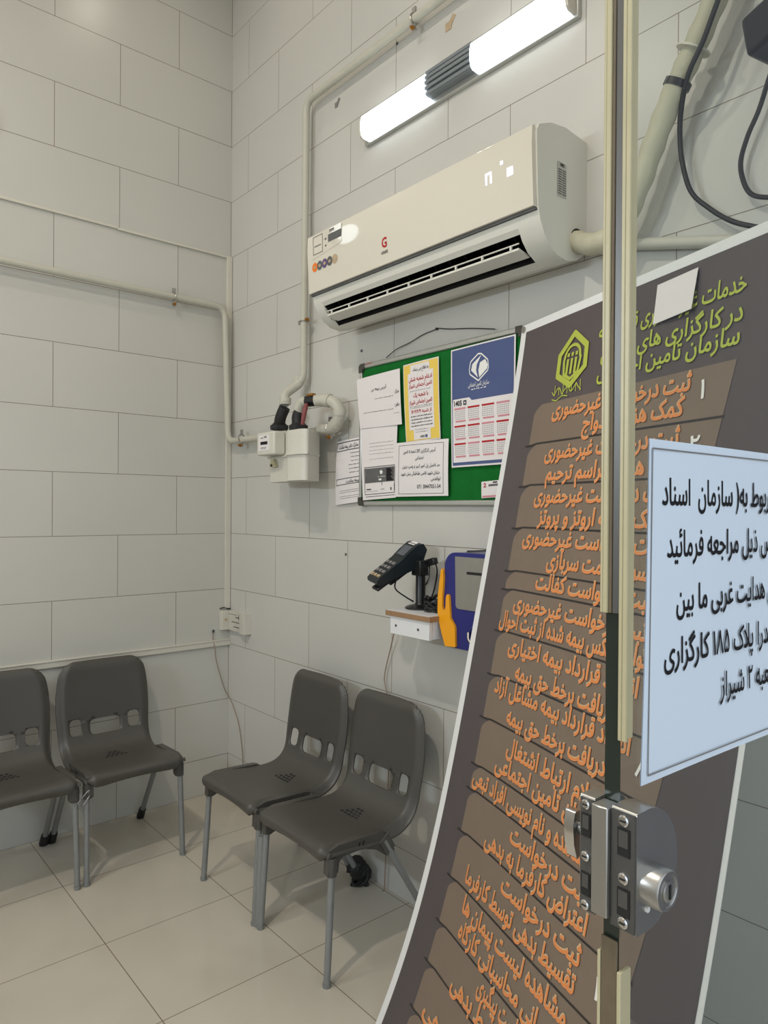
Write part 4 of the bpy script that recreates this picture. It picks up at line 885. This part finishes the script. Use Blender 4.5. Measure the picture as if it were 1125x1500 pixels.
q = MB(); q.lathe([(.0018, 0), (.0018, .0014)], D(.001, .0170, 1.2985), do, 0, 12); q.build('lock_pin', M_WHITEINK, lock)
b = MB(); b.prism([(-.006, .002), (-.004, .010), (.003, .0095), (.006, .0), (.003, -.018), (-.002, -.02), (-.005, -.010)], lambda u, v: D(u-.006, -.0245, 1.333+v), -do*.007); b.lathe([(.005, 0), (.005, .006)], D(.0, -.021, 1.330), -do, 0, 14)
b.build('thumb_turn', M_CHROME, ins, bevel=.0015)
# notice taped on the outside of the glass
pc = [(.0252, 1.5716), (.322, 1.5700), (.322, 1.3590), (.0187, 1.3600)]
def pf(u, v, lift=.0):
    a = [pc[0][k]*(1-u)+pc[1][k]*u for k in (0, 1)]; c_ = [pc[3][k]*(1-u)+pc[2][k]*u for k in (0, 1)]
    return D(a[0]*(1-v)+c_[0]*v, .0014+lift+.0006*math.sin(6*u+3*v), a[1]*(1-v)+c_[1]*v)
def pl_(h, z): return (h, z)
b = MB(); b.grid(lambda u, v: pf(u, v, .0003), 12, 10, 0); b.grid(lambda u, v: pf(u, v, -.0003), 12, 10, 0)
ink = lambda h, z: D(h, .0026, z)
for (a, c_) in (((.0275, 1.5657), (.316, 1.5650)), ((.316, 1.5650), (.316, 1.3640)), ((.316, 1.3640), (.0252, 1.3652)), ((.0252, 1.3652), (.0275, 1.5657))):
    d = V(c_[0]-a[0], c_[1]-a[1], 0).normalized()*.0005; b.add([ink(a[0]-d.y, a[1]+d.x), ink(c_[0]-d.y, c_[1]+d.x), ink(c_[0]+d.y, c_[1]-d.x), ink(a[0]+d.y, a[1]-d.x)], [(0, 1, 2, 3)], 2)
for s_, h0, z, wd_ in (('مربوط به( سازمان  اسناد', .0385, 1.5312, .156), ('به آدرس ذیل مراجعه فرمائید', .0445, 1.4982, .180), ('خیابان هدایت غربی ما بین', .0562, 1.4630, .168), ('ملاصدرا پلاک ۱۸۵ کارگزاری', .0424, 1.4297, .178), ('شعبه ۲ شیراز', .1133, 1.3995, .086)):
    b.text(s_, lambda u, v: ink(u, z-v), h0, h0+wd_, 0, .0235, 1, .015)
tag(b.build('taped_notice', [M_PAPERBLUE, M_INK, M_GREYINK], smooth=60), 'large white printed notice taped to the outside of the glass door', 'paper')
